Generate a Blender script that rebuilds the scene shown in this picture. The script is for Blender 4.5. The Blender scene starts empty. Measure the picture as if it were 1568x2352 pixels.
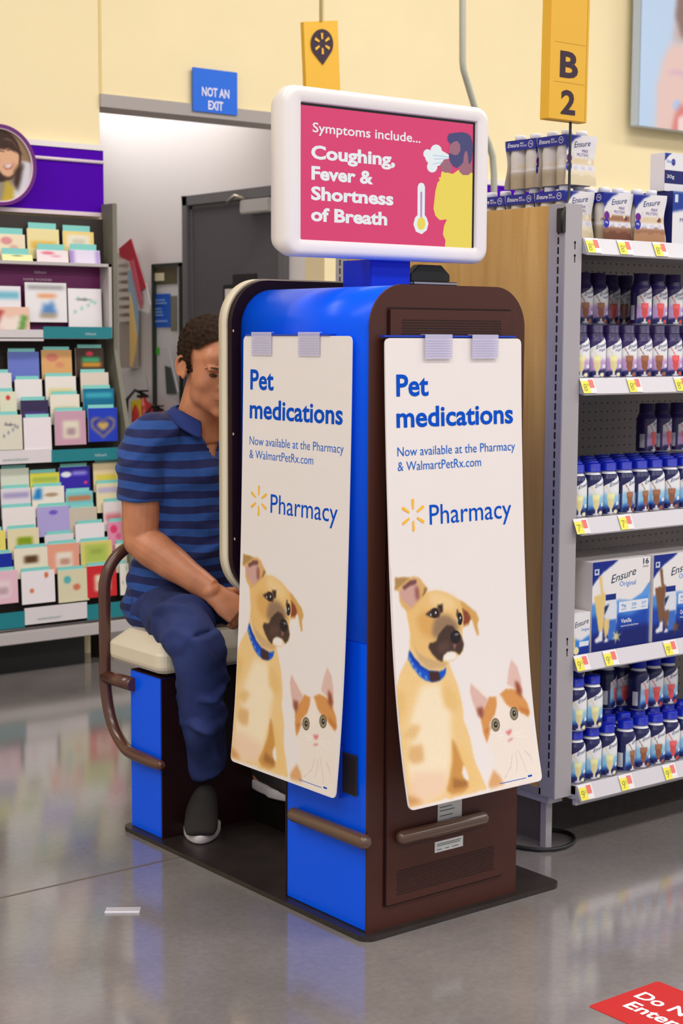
import bpy, bmesh, math, random
import numpy as np
from mathutils import Vector, Matrix, geometry

# ------------------------------------------------------------------ camera, light, exposure
C = bpy.context.scene.collection
SC = bpy.context.scene
F_PX, PITCH, ROLL, YAW = 3707.38, 0.10706, 0.0042356, 0.663815
CAM = np.array([-2.17103, -2.67843, 1.32])
_cy, _sy, _cp, _sp, _cr, _sr = math.cos(YAW), math.sin(YAW), math.cos(PITCH), math.sin(PITCH), math.cos(ROLL), math.sin(ROLL)
ROT = np.array([[_cr, -_sr, 0], [_sr, _cr, 0], [0, 0, 1]]) @ np.array([[1, 0, 0], [0, _cp, -_sp], [0, _sp, _cp]]) @ np.array([[_cy, -_sy, 0], [0, 0, -1], [_sy, _cy, 0]])
cam = bpy.data.objects.new('camera', bpy.data.cameras.new('camera'))
C.objects.link(cam)
M = Matrix.Identity(4)
for i in range(3):
    M[i][0], M[i][1], M[i][2], M[i][3] = ROT[0][i], -ROT[1][i], -ROT[2][i], CAM[i]
cam.matrix_world = M
cam.data.sensor_fit = 'HORIZONTAL'
cam.data.sensor_width = 24.0
cam.data.lens = F_PX / 1568 * 24.0
cam.data.clip_start = 0.05
cam.data.dof.use_dof = True
cam.data.dof.focus_distance = 3.6
cam.data.dof.aperture_fstop = 7.0
SC.camera = cam

SC.view_settings.view_transform = 'Standard'
SC.view_settings.look = 'None'
SC.view_settings.exposure = -0.13
SC.view_settings.gamma = 1.0
SC.view_settings.use_curve_mapping = False
SC.cycles.use_denoising = True
SC.cycles.max_bounces = 8

wd = bpy.data.worlds.new('store_air')
SC.world = wd
wd.use_nodes = True
wd.node_tree.nodes['Background'].inputs[0].default_value = (1.0, 0.975, 0.96, 1)
wd.node_tree.nodes['Background'].inputs[1].default_value = 0.72


def area(name, loc, sx, sy, power, col=(1, 0.972, 0.955), rot=(0, 0, 0)):
    l = bpy.data.lights.new(name, 'AREA')
    l.shape = 'RECTANGLE'; l.size = sx; l.size_y = sy; l.energy = power; l.color = col
    o = bpy.data.objects.new(name, l); C.objects.link(o)
    o.location = loc; o.rotation_euler = rot
    return o


CEIL_Z = 4.6
for k, (lx, ly) in enumerate([(-5.0, -5.2), (0.5, -5.2), (6.0, -5.2), (-3.8, -2.2), (0.9, -2.4), (6.0, -2.4), (-3.6, 1.0), (2.6, 0.9), (8.0, 0.9)]):
    area('ceiling_lamp', (lx, ly, CEIL_Z - 0.1), 4.2, 0.5, 108)
area('alcove_lamp', (2.1, 4.6, 2.62), 0.5, 1.6, 11, (1, 0.97, 0.95))


# ------------------------------------------------------------------ helpers
def PX(x, y, v):   # the point at world x = v seen at photo pixel (x, y)
    d = ROT.T @ np.array([(x - 784) / F_PX, (y - 1176) / F_PX, 1.0]); return CAM + d * (v - CAM[0]) / d[0]


def PY(x, y, v):
    d = ROT.T @ np.array([(x - 784) / F_PX, (y - 1176) / F_PX, 1.0]); return CAM + d * (v - CAM[1]) / d[1]


def PZ(x, y, v):
    d = ROT.T @ np.array([(x - 784) / F_PX, (y - 1176) / F_PX, 1.0]); return CAM + d * (v - CAM[2]) / d[2]


def lin(c):
    return tuple((v / 12.92 if v <= 0.04045 else ((v + 0.055) / 1.055) ** 2.4) for v in c[:3])


def hx(r, g, b):
    return (r / 255, g / 255, b / 255)


_mats = {}


def mat(name, rgb=None, rough=0.5, metal=0.0, spec=0.5, coat=0.0, emit=None, estr=1.0, alpha=1.0, noise=0.0, nscale=30, bump=0.0, trans=0.0):
    """rgb in 0-255 sRGB"""
    if name in _mats: return _mats[name]
    m = bpy.data.materials.new(name); m.use_nodes = True
    nt = m.node_tree; b = nt.nodes['Principled BSDF']
    c = lin(hx(*rgb)) if rgb else (0.5, 0.5, 0.5)
    b.inputs['Base Color'].default_value = (*c, 1)
    b.inputs['Roughness'].default_value = rough
    b.inputs['Metallic'].default_value = metal
    b.inputs['Specular IOR Level'].default_value = spec
    b.inputs['Coat Weight'].default_value = coat
    b.inputs['Coat Roughness'].default_value = 0.15
    b.inputs['Transmission Weight'].default_value = trans
    b.inputs['Alpha'].default_value = alpha
    if emit:
        b.inputs['Emission Color'].default_value = (*lin(hx(*emit)), 1); b.inputs['Emission Strength'].default_value = estr
    if noise or bump:
        tc = nt.nodes.new('ShaderNodeTexCoord'); n = nt.nodes.new('ShaderNodeTexNoise')
        n.inputs['Scale'].default_value = nscale; n.inputs['Detail'].default_value = 4
        nt.links.new(tc.outputs['Object'], n.inputs['Vector'])
        if noise:
            r = nt.nodes.new('ShaderNodeValToRGB')
            r.color_ramp.elements[0].position = 0.3; r.color_ramp.elements[1].position = 0.7
            r.color_ramp.elements[0].color = (*[v * (1 - noise) for v in c], 1)
            r.color_ramp.elements[1].color = (*[min(1, v * (1 + noise)) for v in c], 1)
            nt.links.new(n.outputs['Fac'], r.inputs['Fac']); nt.links.new(r.outputs['Color'], b.inputs['Base Color'])
        if bump:
            bp = nt.nodes.new('ShaderNodeBump'); bp.inputs['Strength'].default_value = bump; bp.inputs['Distance'].default_value = 0.002
            nt.links.new(n.outputs['Fac'], bp.inputs['Height']); nt.links.new(bp.outputs['Normal'], b.inputs['Normal'])
    _mats[name] = m
    return m


def col_mat(name, rough=0.5, spec=0.4, emit=0.0):
    """print: colour from the mesh's own colour attribute"""
    if name in _mats: return _mats[name]
    m = bpy.data.materials.new(name); m.use_nodes = True
    nt = m.node_tree; b = nt.nodes['Principled BSDF']
    a = nt.nodes.new('ShaderNodeAttribute'); a.attribute_name = 'print'
    nt.links.new(a.outputs['Color'], b.inputs['Base Color'])
    b.inputs['Roughness'].default_value = rough; b.inputs['Specular IOR Level'].default_value = spec
    if emit:
        nt.links.new(a.outputs['Color'], b.inputs['Emission Color']); b.inputs['Emission Strength'].default_value = emit
    _mats[name] = m
    return m


class MB:
    """collects faces; build() links them as ONE mesh object"""

    def __init__(s):
        s.v = []; s.f = []; s.m = []; s.mats = []; s.sm = []

    def mi(s, m):
        if m not in s.mats: s.mats.append(m)
        return s.mats.index(m)

    def add(s, vs, fs, m, smooth=False):
        o = len(s.v); s.v += [tuple(float(c) for c in v) for v in vs]; k = s.mi(m)
        for f in fs: s.f.append([i + o for i in f]); s.m.append(k); s.sm.append(smooth)
        return s

    def box(s, x0, x1, y0, y1, z0, z1, m):
        v = [(x, y, z) for x in (x0, x1) for y in (y0, y1) for z in (z0, z1)]
        return s.add(v, [(0, 1, 3, 2), (4, 6, 7, 5), (0, 4, 5, 1), (2, 3, 7, 6), (0, 2, 6, 4), (1, 5, 7, 3)], m)

    def prism(s, pts, a0, a1, m, axis='y', smooth=False, caps=True):
        """2D outline swept along an axis: axis y -> pts are (x, z); z -> (x, y); x -> (y, z)"""
        def P(p, a): return {'y': (p[0], a, p[1]), 'z': (p[0], p[1], a), 'x': (a, p[0], p[1])}[axis]
        n = len(pts); v = [P(p, a0) for p in pts] + [P(p, a1) for p in pts]
        f = [(i, (i + 1) % n, n + (i + 1) % n, n + i) for i in range(n)]
        s.add(v, f, m, smooth)
        if caps:
            tri = geometry.tessellate_polygon([[Vector((p[0], p[1], 0)) for p in pts]])
            o = len(s.v) - 2 * n; k = s.mi(m)
            for t in tri:
                s.f.append([o + i for i in t]); s.m.append(k); s.sm.append(False)
                s.f.append([o + n + i for i in t[::-1]]); s.m.append(k); s.sm.append(False)
        return s

    def tube(s, path, r, m, seg=12, caps=True):
        path = [Vector(p) for p in path]; n = len(path)
        rs = r if isinstance(r, (list, tuple)) else [r] * n
        vs = []; up = None
        for i, p in enumerate(path):
            t = (path[min(i + 1, n - 1)] - path[max(i - 1, 0)]).normalized()
            if up is None: up = t.orthogonal().normalized()
            up = (up - t * up.dot(t)).normalized(); w = t.cross(up)
            for k in range(seg):
                a = 2 * math.pi * k / seg; vs.append(p + (up * math.cos(a) + w * math.sin(a)) * rs[i])
        f = [(i * seg + k, i * seg + (k + 1) % seg, (i + 1) * seg + (k + 1) % seg, (i + 1) * seg + k) for i in range(n - 1) for k in range(seg)]
        s.add(vs, f, m, True)
        if caps:
            o = len(s.v) - n * seg; k = s.mi(m)
            s.f.append([o + j for j in range(seg)][::-1]); s.m.append(k); s.sm.append(False)
            s.f.append([o + (n - 1) * seg + j for j in range(seg)]); s.m.append(k); s.sm.append(False)
        return s

    def lathe(s, prof, m, c=(0, 0, 0), seg=24):
        vs = [(c[0] + r * math.cos(2 * math.pi * k / seg), c[1] + r * math.sin(2 * math.pi * k / seg), c[2] + z) for r, z in prof for k in range(seg)]
        f = [(i * seg + k, i * seg + (k + 1) % seg, (i + 1) * seg + (k + 1) % seg, (i + 1) * seg + k) for i in range(len(prof) - 1) for k in range(seg)]
        return s.add(vs, f, m, True)

    def flat(s, pts, fn, m):
        """filled 2D outline laid on a surface by fn(u, v) -> 3D"""
        tri = geometry.tessellate_polygon([[Vector((p[0], p[1], 0)) for p in pts]])
        return s.add([fn(*p) for p in pts], [tuple(t) for t in tri], m)

    def text(s, body, x, y, w, h, fn, m, bold=0.0, shear=0.0, anchor='l', ref='A'):
        """letters: baseline at (x, y), total width w, capital height h"""
        vs, fs, x0, x1, ch = glyphs(body, bold, shear)
        sx = w / (x1 - x0) if w else h / ch; sy = h / ch if h else sx
        wid = (x1 - x0) * sx
        ox = x if anchor == 'l' else (x - wid / 2)
        return s.add([fn(ox + (a - x0) * sx, y + b * sy) for a, b in vs], fs, m)

    def build(s, name, parent=None, bevel=0, loc=None, rot=None, auto=False):
        me = bpy.data.meshes.new(name); me.from_pydata(s.v, [], s.f)
        for m in s.mats: me.materials.append(m)
        me.polygons.foreach_set('material_index', s.m); me.polygons.foreach_set('use_smooth', s.sm)
        bm = bmesh.new(); bm.from_mesh(me)
        if bevel or auto: bmesh.ops.remove_doubles(bm, verts=bm.verts, dist=1e-5)
        if s.recalc: bmesh.ops.recalc_face_normals(bm, faces=bm.faces)
        if bevel:
            es = [e for e in bm.edges if len(e.link_faces) == 2 and e.calc_face_angle(0) > 0.7]
            bmesh.ops.bevel(bm, geom=es, offset=bevel, segments=2, affect='EDGES', clamp_overlap=True)
        bm.to_mesh(me); bm.free()
        o = bpy.data.objects.new(name, me); C.objects.link(o)
        if parent: o.parent = parent
        if loc: o.location = loc
        if rot: o.rotation_euler = rot
        return o
    recalc = True


_gl = {}
_font_obj = None


def glyphs(body, bold, shear):
    k = (body, bold, shear)
    if k in _gl: return _gl[k]

    def get(b):
        cu = bpy.data.curves.new('t', 'FONT'); cu.body = b; cu.offset = bold; cu.shear = shear; cu.resolution_u = 3; cu.space_character = 1.0
        o = bpy.data.objects.new('t', cu); C.objects.link(o)
        bpy.context.view_layer.update()
        me = bpy.data.meshes.new_from_object(o.evaluated_get(bpy.context.evaluated_depsgraph_get()))
        v = [(p.co.x, p.co.y) for p in me.vertices]; f = [tuple(q.vertices) for q in me.polygons]
        bpy.data.objects.remove(o); bpy.data.curves.remove(cu); bpy.data.meshes.remove(me)
        return v, f
    v, f = get(body)
    hv, _ = get('H')
    ch = max(p[1] for p in hv)
    _gl[k] = (v, f, min(p[0] for p in v), max(p[0] for p in v), ch)
    return _gl[k]


def tag(o, label=None, cat=None, group=None, kind=None):
    if label: o['label'] = label
    if cat: o['category'] = cat
    if group: o['group'] = group
    if kind: o['kind'] = kind
    return o


def empty(name, loc=(0, 0, 0), label=None, cat=None, group=None):
    o = bpy.data.objects.new(name, None); C.objects.link(o); o.location = loc; o.empty_display_size = 0.05
    return tag(o, label, cat, group)


def dup(root, loc=None, rot=None, label=None, group=None):
    r = root.copy(); C.objects.link(r)
    if loc is not None: r.location = loc
    if rot is not None: r.rotation_euler = rot
    if label: r['label'] = label
    if group: r['group'] = group
    for ch in list(root.children):
        c = ch.copy(); C.objects.link(c); c.parent = r
        for g in ch.children:
            d = g.copy(); C.objects.link(d); d.parent = c
    return r


def struct(o):
    o['kind'] = 'structure'; return o


def round_rect(x0, x1, z0, z1, r, n=8, bottom=True, top=True):
    pts = []
    for cx, cz, a0, on in ((x1 - r, z0 + r, -90, bottom), (x1 - r, z1 - r, 0, top), (x0 + r, z1 - r, 90, top), (x0 + r, z0 + r, 180, bottom)):
        if on:
            for k in range(n + 1):
                a = math.radians(a0 + 90 * k / n); pts.append((cx + r * math.cos(a), cz + r * math.sin(a)))
        else:
            pts.append((x1 if a0 in (-90, 0) else x0, z0 if a0 in (-90, 180) else z1))
    return pts


class Canvas:
    """a small painter: colours on a regular grid, later given to a grid mesh as its print"""

    def __init__(s, w, h, nx, ny, bg):
        s.w, s.h, s.nx, s.ny = w, h, nx, ny
        s.X, s.Y = np.meshgrid(np.linspace(0, w, nx), np.linspace(0, h, ny))
        s.a = np.ones((ny, nx, 3)) * np.array(hx(*bg))

    def mask(s, pts):
        m = np.zeros(s.X.shape, bool); n = len(pts)
        for i in range(n):
            (x0, y0), (x1, y1) = pts[i], pts[(i + 1) % n]
            if y0 == y1: continue
            c = ((y0 > s.Y) != (y1 > s.Y)) & (s.X < (x1 - x0) * (s.Y - y0) / (y1 - y0) + x0)
            m ^= c
        return m.astype(float)

    def blur(s, m, r):
        k = max(1, int(round(r / (s.w / s.nx))))
        for ax in (0, 1):
            for _ in range(2):
                p = np.pad(m, [(k, k) if a == ax else (0, 0) for a in (0, 1)], mode='edge')
                c = np.cumsum(p, axis=ax); z = np.zeros_like(np.take(c, [0], axis=ax)); c = np.concatenate([z, c], axis=ax)
                n = m.shape[ax]
                m = (np.take(c, range(2 * k + 1, 2 * k + 1 + n), axis=ax) - np.take(c, range(0, n), axis=ax)) / (2 * k + 1)
        return m

    def put(s, m, col, al=1.0):
        m = (m * al)[..., None]; s.a = s.a * (1 - m) + np.array(hx(*col)) * m; return s

    def poly(s, pts, col, soft=0.0, al=1.0):
        m = s.mask(pts)
        if soft: m = s.blur(m, soft)
        return s.put(m, col, al)

    def oval(s, cx, cy, rx, ry, col, soft=0.0, al=1.0):
        d = np.sqrt(((s.X - cx) / rx) ** 2 + ((s.Y - cy) / ry) ** 2)
        e = soft / max(rx, ry) + 0.6 * s.w / s.nx / min(rx, ry)
        return s.put(np.clip((1 - d) / e + 0.5, 0, 1), col, al)

    def rect(s, x0, x1, y0, y1, col, soft=0.0, al=1.0):
        return s.poly([(x0, y0), (x1, y0), (x1, y1), (x0, y1)], col, soft, al)

    def line(s, pts, w, col, al=1.0):
        for (a, b), (c, d) in zip(pts[:-1], pts[1:]):
            L = math.hypot(c - a, d - b) or 1e-9; nx_, ny_ = -(d - b) / L * w / 2, (c - a) / L * w / 2
            s.poly([(a + nx_, b + ny_), (c + nx_, d + ny_), (c - nx_, d - ny_), (a - nx_, b - ny_)], col, 0, al)
        return s

    def grid(s, mb, fn, m):
        """adds the painted grid to a mesh builder; remember colours for build_print"""
        o = len(mb.v)
        mb.v += [tuple(fn(s.X[j, i], s.Y[j, i])) for j in range(s.ny) for i in range(s.nx)]
        k = mb.mi(m)
        for j in range(s.ny - 1):
            for i in range(s.nx - 1):
                a = o + j * s.nx + i; mb.f.append([a, a + 1, a + s.nx + 1, a + s.nx]); mb.m.append(k); mb.sm.append(True)
        if not hasattr(mb, 'cols'): mb.cols = []
        mb.cols.append((o, s.a.reshape(-1, 3)))
        return mb


def build_print(mb, name, parent=None, **kw):
    """build a mesh that carries painted colours (no vertex merging)"""
    mb.recalc = False
    o = mb.build(name, parent, **kw); me = o.data
    col = np.ones((len(me.vertices), 4))
    for off, a in mb.cols:
        a = np.clip(a, 0, 1); l = np.where(a <= 0.04045, a / 12.92, ((a + 0.055) / 1.055) ** 2.4)
        col[off:off + len(a), :3] = l
    at = me.color_attributes.new('print', 'FLOAT_COLOR', 'POINT')
    at.data.foreach_set('color', col.ravel())
    return o


# ------------------------------------------------------------------ materials
WHITE = mat('white_board', (238, 230, 228), 0.5, noise=0.01, nscale=8)
BLUE = mat('blue_enamel', (0, 92, 255), 0.28, spec=0.20)
BROWN = mat('brown_textured_paint', (70, 34, 26), 0.42, spec=0.35, noise=0.10, nscale=700, bump=0.12)
BROWN_DK = mat('dark_brown_paint', (34, 10, 14), 0.5, spec=0.25)
CREAM = mat('cream_plastic', (226, 214, 190), 0.35, coat=0.1)
BLACK = mat('black_plastic', (22, 21, 22), 0.45)
HOLE = mat('dark_hole', (14, 12, 12), 0.8)
GREYM = mat('grey_shelf_paint', (186, 182, 188), 0.45)
GREYD = mat('shelf_grey_steel', (150, 146, 148), 0.45)
SCREW = mat('screw_metal', (200, 190, 170), 0.3, metal=0.8)
CLEAR = mat('clear_plastic_sleeve', (222, 218, 245), 0.25, alpha=0.55)
BLUEINK = mat('blue_ink', (0, 80, 200), 0.7, spec=0.1)
BLUEINK2 = mat('light_blue_ink', (16, 104, 210), 0.7, spec=0.1)
YELINK = mat('yellow_ink', (252, 190, 50), 0.6)
WINK = mat('white_ink', (245, 245, 250), 0.6)
DKINK = mat('dark_purple_ink', (48, 22, 44), 0.6)
NAVY = mat('navy_ink', (22, 52, 120), 0.6)
PRINT = col_mat('printed_card', 0.5, 0.3)
PRINT_GL = col_mat('printed_gloss_film', 0.3, 0.5)
PLASTIC_W = mat('white_bottle_plastic', (236, 236, 238), 0.3)
CAPBLUE = mat('blue_cap_plastic', (0, 30, 180), 0.35)
CAPDARK = mat('dark_purple_cap_plastic', (44, 30, 84), 0.35)
# ------------------------------------------------------------------ the setting
def floor_mat():
    m = bpy.data.materials.new('polished_concrete'); m.use_nodes = True
    nt = m.node_tree; b = nt.nodes['Principled BSDF']
    tc = nt.nodes.new('ShaderNodeTexCoord')

    def noise(sc, det, ro=0.6):
        n = nt.nodes.new('ShaderNodeTexNoise'); n.inputs['Scale'].default_value = sc; n.inputs['Detail'].default_value = det; n.inputs['Roughness'].default_value = ro
        nt.links.new(tc.outputs['Object'], n.inputs['Vector']); return n
    n1, n2, n3 = noise(2.3, 6), noise(60, 5, 0.7), noise(500, 2)
    r1 = nt.nodes.new('ShaderNodeValToRGB')
    e = r1.color_ramp.elements
    e[0].position = 0.3; e[0].color = (*lin(hx(118, 112, 110)), 1)
    e[1].position = 0.7; e[1].color = (*lin(hx(140, 133, 130)), 1)
    nt.links.new(n1.outputs['Fac'], r1.inputs['Fac'])

    def mul(a, n, lo, hi):
        mr = nt.nodes.new('ShaderNodeMapRange'); mr.inputs['From Min'].default_value = 0.3; mr.inputs['From Max'].default_value = 0.7
        mr.inputs['To Min'].default_value = lo; mr.inputs['To Max'].default_value = hi
        nt.links.new(n.outputs['Fac'], mr.inputs['Value'])
        mx = nt.nodes.new('ShaderNodeMixRGB'); mx.blend_type = 'MULTIPLY'; mx.inputs['Fac'].default_value = 1
        nt.links.new(a, mx.inputs['Color1']); nt.links.new(mr.outputs['Result'], mx.inputs['Color2'])
        return mx.outputs['Color']
    c = mul(r1.outputs['Color'], n2, 0.9, 1.1); c = mul(c, n3, 0.92, 1.08)
    nt.links.new(c, b.inputs['Base Color'])
    mr = nt.nodes.new('ShaderNodeMapRange'); mr.inputs['To Min'].default_value = 0.07; mr.inputs['To Max'].default_value = 0.16
    nt.links.new(n1.outputs['Fac'], mr.inputs['Value']); nt.links.new(mr.outputs['Result'], b.inputs['Roughness'])
    b.inputs['IOR'].default_value = 1.65; b.inputs['Specular IOR Level'].default_value = 0.6; b.inputs['Coat Weight'].default_value = 0.7; b.inputs['Coat Roughness'].default_value = 0.12
    bp = nt.nodes.new('ShaderNodeBump'); bp.inputs['Strength'].default_value = 0.03; bp.inputs['Distance'].default_value = 0.001
    nt.links.new(n2.outputs['Fac'], bp.inputs['Height']); nt.links.new(bp.outputs['Normal'], b.inputs['Normal'])
    return m


YW = 3.25                       # the yellow back wall
XW = float(PY(745, 620, YW)[0])   # alcove side wall with the door
XJ = 1.20                       # left jamb of the alcove opening
YEL = mat('pale_yellow_wall_paint', (244, 226, 180), 0.75, noise=0.02, nscale=3)
WALLW = mat('white_wall_paint', (234, 228, 226), 0.8)
TRIM = mat('grey_steel_trim', (168, 160, 156), 0.5)
HZ = float(PY(400, 251, YW)[2])  # underside of the header
MB().box(-9, 10, -9, 8, -0.1, 0, floor_mat()).build('floor')
struct(bpy.data.objects['floor'])
JOINT = mat('joint_filler', (104, 92, 84), 0.7)
p = PZ(100, 2040, 0)
struct(MB().box(-4, 3.5, p[1] - 0.003, p[1] + 0.003, -0.001, 0.0008, JOINT).build('trim_1'))
struct(MB().box(-9, XJ, YW, YW + 0.15, 0, CEIL_Z, YEL).build('wall_back_left'))
w = MB(); w.box(XJ, XW, YW + 0.02, YW + 0.15, HZ + 0.03, CEIL_Z, YEL)
w.box(XW, 10, YW, YW + 0.15, 0, CEIL_Z, YEL); w.box(XJ, XW, YW, YW + 0.02, HZ + 0.03, CEIL_Z, YEL)
struct(w.build('wall_back_right'))
struct(MB().box(XJ, XW, YW - 0.012, YW + 0.15, HZ - 0.022, HZ + 0.03, TRIM).build('trim_2'))
struct(MB().box(XW, XW + 0.12, YW + 0.15, 7.6, 0, 2.75, WALLW).build('wall_alcove_right'))
struct(MB().box(XJ - 0.12, XJ, YW + 0.15, 7.6, 0, 2.75, WALLW).build('wall_alcove_left'))
struct(MB().box(XJ - 0.12, XW + 0.12, 7.6, 7.7, 0, 2.75, WALLW).build('wall_alcove_back'))
struct(MB().box(XJ - 0.12, XW + 0.12, YW + 0.15, 7.7, 2.75, 2.8, WALLW).build('ceiling_alcove'))
struct(MB().box(-9, 10, -9, 8, CEIL_Z, CEIL_Z + 0.1, mat('ceiling_panel', (225, 222, 215), 0.9)).build('ceiling'))
seam = float(PY(742, 20, YW)[0])
struct(MB().box(seam - 0.004, seam + 0.004, YW - 0.002, YW, HZ + 0.06, CEIL_Z, mat('wall_joint', (226, 204, 140), 0.8)).build('trim_3'))
struct(MB().box(XJ, XJ + 0.012, YW - 0.003, YW, HZ + 0.03, CEIL_Z, mat('wall_joint', (226, 204, 140), 0.8)).build('trim_4'))

# door in the alcove side wall
DFR = mat('dark_grey_door_frame_paint', (104, 102, 104), 0.5)
DLF = mat('charcoal_door_paint', (86, 84, 88), 0.5)
d0, d1 = PX(428, 452, XW)[1], PX(664, 620, XW)[1]
dt = float(PX(428, 452, XW)[2])
dr = empty('door_1', (XW, (d0 + d1) / 2, 0)); dr['kind'] = 'structure'
L = lambda y: y - (d0 + d1) / 2
m = MB(); m.box(-0.03, 0.0, L(d1), L(d1) + 0.05, 0, dt, DFR); m.box(-0.03, 0.0, L(d0) - 0.05, L(d0), 0, dt, DFR); m.box(-0.03, 0, L(d1), L(d0), dt - 0.05, dt, DFR)
m.box(-0.012, 0, L(d0) - 0.075, L(d0) - 0.05, 0, dt - 0.05, DFR); m.box(-0.012, 0, L(d1), L(d0), dt - 0.07, dt - 0.05, DFR)
m.build('door_frame', dr, bevel=0.003)
MB().box(-0.006, 0.0, L(d1) + 0.05, L(d0) - 0.07, 0.01, dt - 0.07, DLF).build('door_leaf', dr)
q = PX(582, 478, XW)
m = MB(); m.box(-0.07, -0.006, L(q[1]) - 0.22, L(q[1]) + 0.02, q[2] - 0.03, q[2] + 0.035, mat('closer_cover', (196, 192, 190), 0.4)); m.build('door_closer', dr, bevel=0.006)
a = PX(542, 470, XW)
MB().tube([(-0.05, L(a[1]), a[2] + 0.01), (-0.09, L(a[1]) - 0.12, a[2] + 0.03), (-0.05, L(q[1]), q[2] + 0.045)], 0.008, SCREW).build('closer_arm', dr)
q = PX(552, 642, XW)
m = MB(); m.box(-0.012, -0.006, L(q[1]) - 0.15, L(q[1]) + 0.05, q[2] - 0.025, q[2] + 0.025, BLACK); m.build('door_plate', dr)
q = PX(522, 720, XW)
m = MB(); m.box(-0.012, -0.006, L(q[1]) - 0.22, L(q[1]) + 0.02, q[2] - 0.14, q[2] + 0.14, BLACK); m.box(-0.014, -0.012, L(q[1]) - 0.20, L(q[1]) + 0.0, q[2] - 0.12, q[2] + 0.12, WHITE); m.build('door_notice', dr)

# NOT AN EXIT sign on the header
fw = lambda yy: (lambda u, v: (u, yy, v))
a, b = PY(443, 154, YW - 0.02), PY(545, 262, YW - 0.02)
s_ = MB(); s_.box(a[0], b[0], YW - 0.02, YW - 0.013, float(PY(443, 256, YW)[2]), a[2], mat('sign_blue', (0, 104, 225), 0.5))
o = s_.build('exit_notice'); tag(o, 'blue square sign reading NOT AN EXIT on the yellow header', 'sign')
s_ = MB(); W1 = mat('sign_letter_white', (225, 228, 250), 0.5)
cx = (a[0] + b[0]) / 2; wq = b[0] - a[0]
s_.text('NOT AN', cx, a[2] - wq * 0.50, wq * 0.62, wq * 0.16, fw(YW - 0.022), W1, 0.03, anchor='c')
s_.text('EXIT', cx, a[2] - wq * 0.74, wq * 0.34, wq * 0.16, fw(YW - 0.022), W1, 0.03, anchor='c')
s_.build('lettering', o)

# purple band panels
PURP = mat('purple_panel', (80, 0, 172), 0.8, spec=0.1)
PINKW = mat('pinkish_white_edge', (236, 216, 222), 0.5)
zt, z2, zb = PY(229, 346, YW - 0.03)[2], PY(229, 373, YW - 0.03)[2], PY(229, 489, YW - 0.03)[2]
m = MB(); m.box(-2.0, XJ - 0.002, YW - 0.03, YW - 0.001, zb, zt, PURP)
m.box(-2.0, XJ - 0.002, YW - 0.034, YW - 0.001, zt, zt + 0.022, WHITE); m.box(-2.0, XJ - 0.002, YW - 0.04, YW - 0.001, zb - 0.016, zb, PINKW)
m.tube([(-1, YW - 0.033, z2), (float(PY(75, 366, YW)[0]), YW - 0.033, z2), (XJ - 0.004, YW - 0.033, z2)], 0.007, PINKW, 8)
o = m.build('header_panel'); tag(o, 'purple wall panel with white pinstripe above the greeting card rack', 'panel')
m = MB(); m.box(XW + 0.1, 8, YW - 0.03, YW - 0.001, zb, zt - 0.005, PURP); m.box(XW + 0.1, 8, YW - 0.034, YW - 0.001, zt - 0.005, zt + 0.022, WHITE)
o = m.build('header_panel'); tag(o, 'purple wall panel glimpsed behind the top of the shelving', 'panel')

# round portrait
c0 = PY(-8, 380, YW - 0.05); R = abs(PY(75, 380, YW - 0.05)[0] - c0[0])
rd = empty('round_portrait', (c0[0], YW - 0.064, c0[2]), 'round purple framed photo of laughing women on purple panel', 'picture')
RING = mat('magenta_purple_ring', (104, 8, 120), 0.5)
m = MB(); ring = [(math.cos(t * math.pi / 24), math.sin(t * math.pi / 24)) for t in range(48)]


def ringband(m, r0, r1, y0, y1, mt):
    vs = []; fs = []
    for (c, s) in ring: vs += [(r0 * c, y0, r0 * s), (r1 * c, y0, r1 * s), (r1 * c, y1, r1 * s), (r0 * c, y1, r0 * s)]
    for k in range(48):
        a = 4 * k; b = 4 * ((k + 1) % 48)
        for e in range(4): fs.append((a + e, a + (e + 1) % 4, b + (e + 1) % 4, b + e))
    m.add(vs, fs, mt)


ringband(m, R * 0.915, R, -0.02, 0.02, RING); ringband(m, R * 0.885, R * 0.915, -0.016, 0.02, PINKW)
m.build('frame', rd)
cv = Canvas(2, 2, 90, 90, (150, 120, 90))
sk, hr = (226, 176, 140), (62, 38, 30)
cv.rect(0, 2, 0, 0.6, (150, 140, 120), 0.05).oval(1.05, 1.25, 0.62, 0.72, hr, 0.03)
cv.poly([(1.25, 0.1), (2, 0.1), (2, 1.1), (1.72, 1.15), (1.45, 0.7)], (216, 212, 220), 0.03)
cv.poly([(1.05, 0), (1.4, 0), (1.45, 0.4), (1.2, 0.6)], (196, 168, 60), 0.05)
cv.oval(1.25, 1.2, 0.36, 0.52, sk, 0.06).oval(0.62, 1.0, 0.36, 0.5, (170, 116, 84), 0.06)
cv.poly([(0.5, 1.5), (0.9, 1.75), (1.4, 1.7), (1.75, 1.3), (1.6, 1.35), (1.3, 1.45), (0.9, 1.4)], hr, 0.03)
cv.poly([(1.5, 0.95), (1.75, 1.1), (1.65, 0.6), (1.55, 0.3), (1.4, 0.5), (1.45, 0.8)], hr, 0.04)
cv.poly([(1.1, 0.98), (1.3, 1.03), (1.45, 1.06), (1.35, 0.92), (1.2, 0.88)], (160, 70, 60), 0.01)
cv.poly([(1.13, 0.985), (1.3, 1.03), (1.42, 1.05), (1.32, 0.95), (1.2, 0.93)], (245, 240, 235), 0.01)
cv.line([(1.25, 1.4), (1.36, 1.44), (1.44, 1.42)], 0.03, (60, 30, 25)).line([(1.0, 1.36), (1.1, 1.38), (1.16, 1.35)], 0.03, (60, 30, 25))
cv.poly([(0.5, 0.8), (0.72, 0.86), (0.85, 0.84), (0.7, 0.74)], (240, 230, 225), 0.02)
m = MB(); k = R * 0.89


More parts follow.
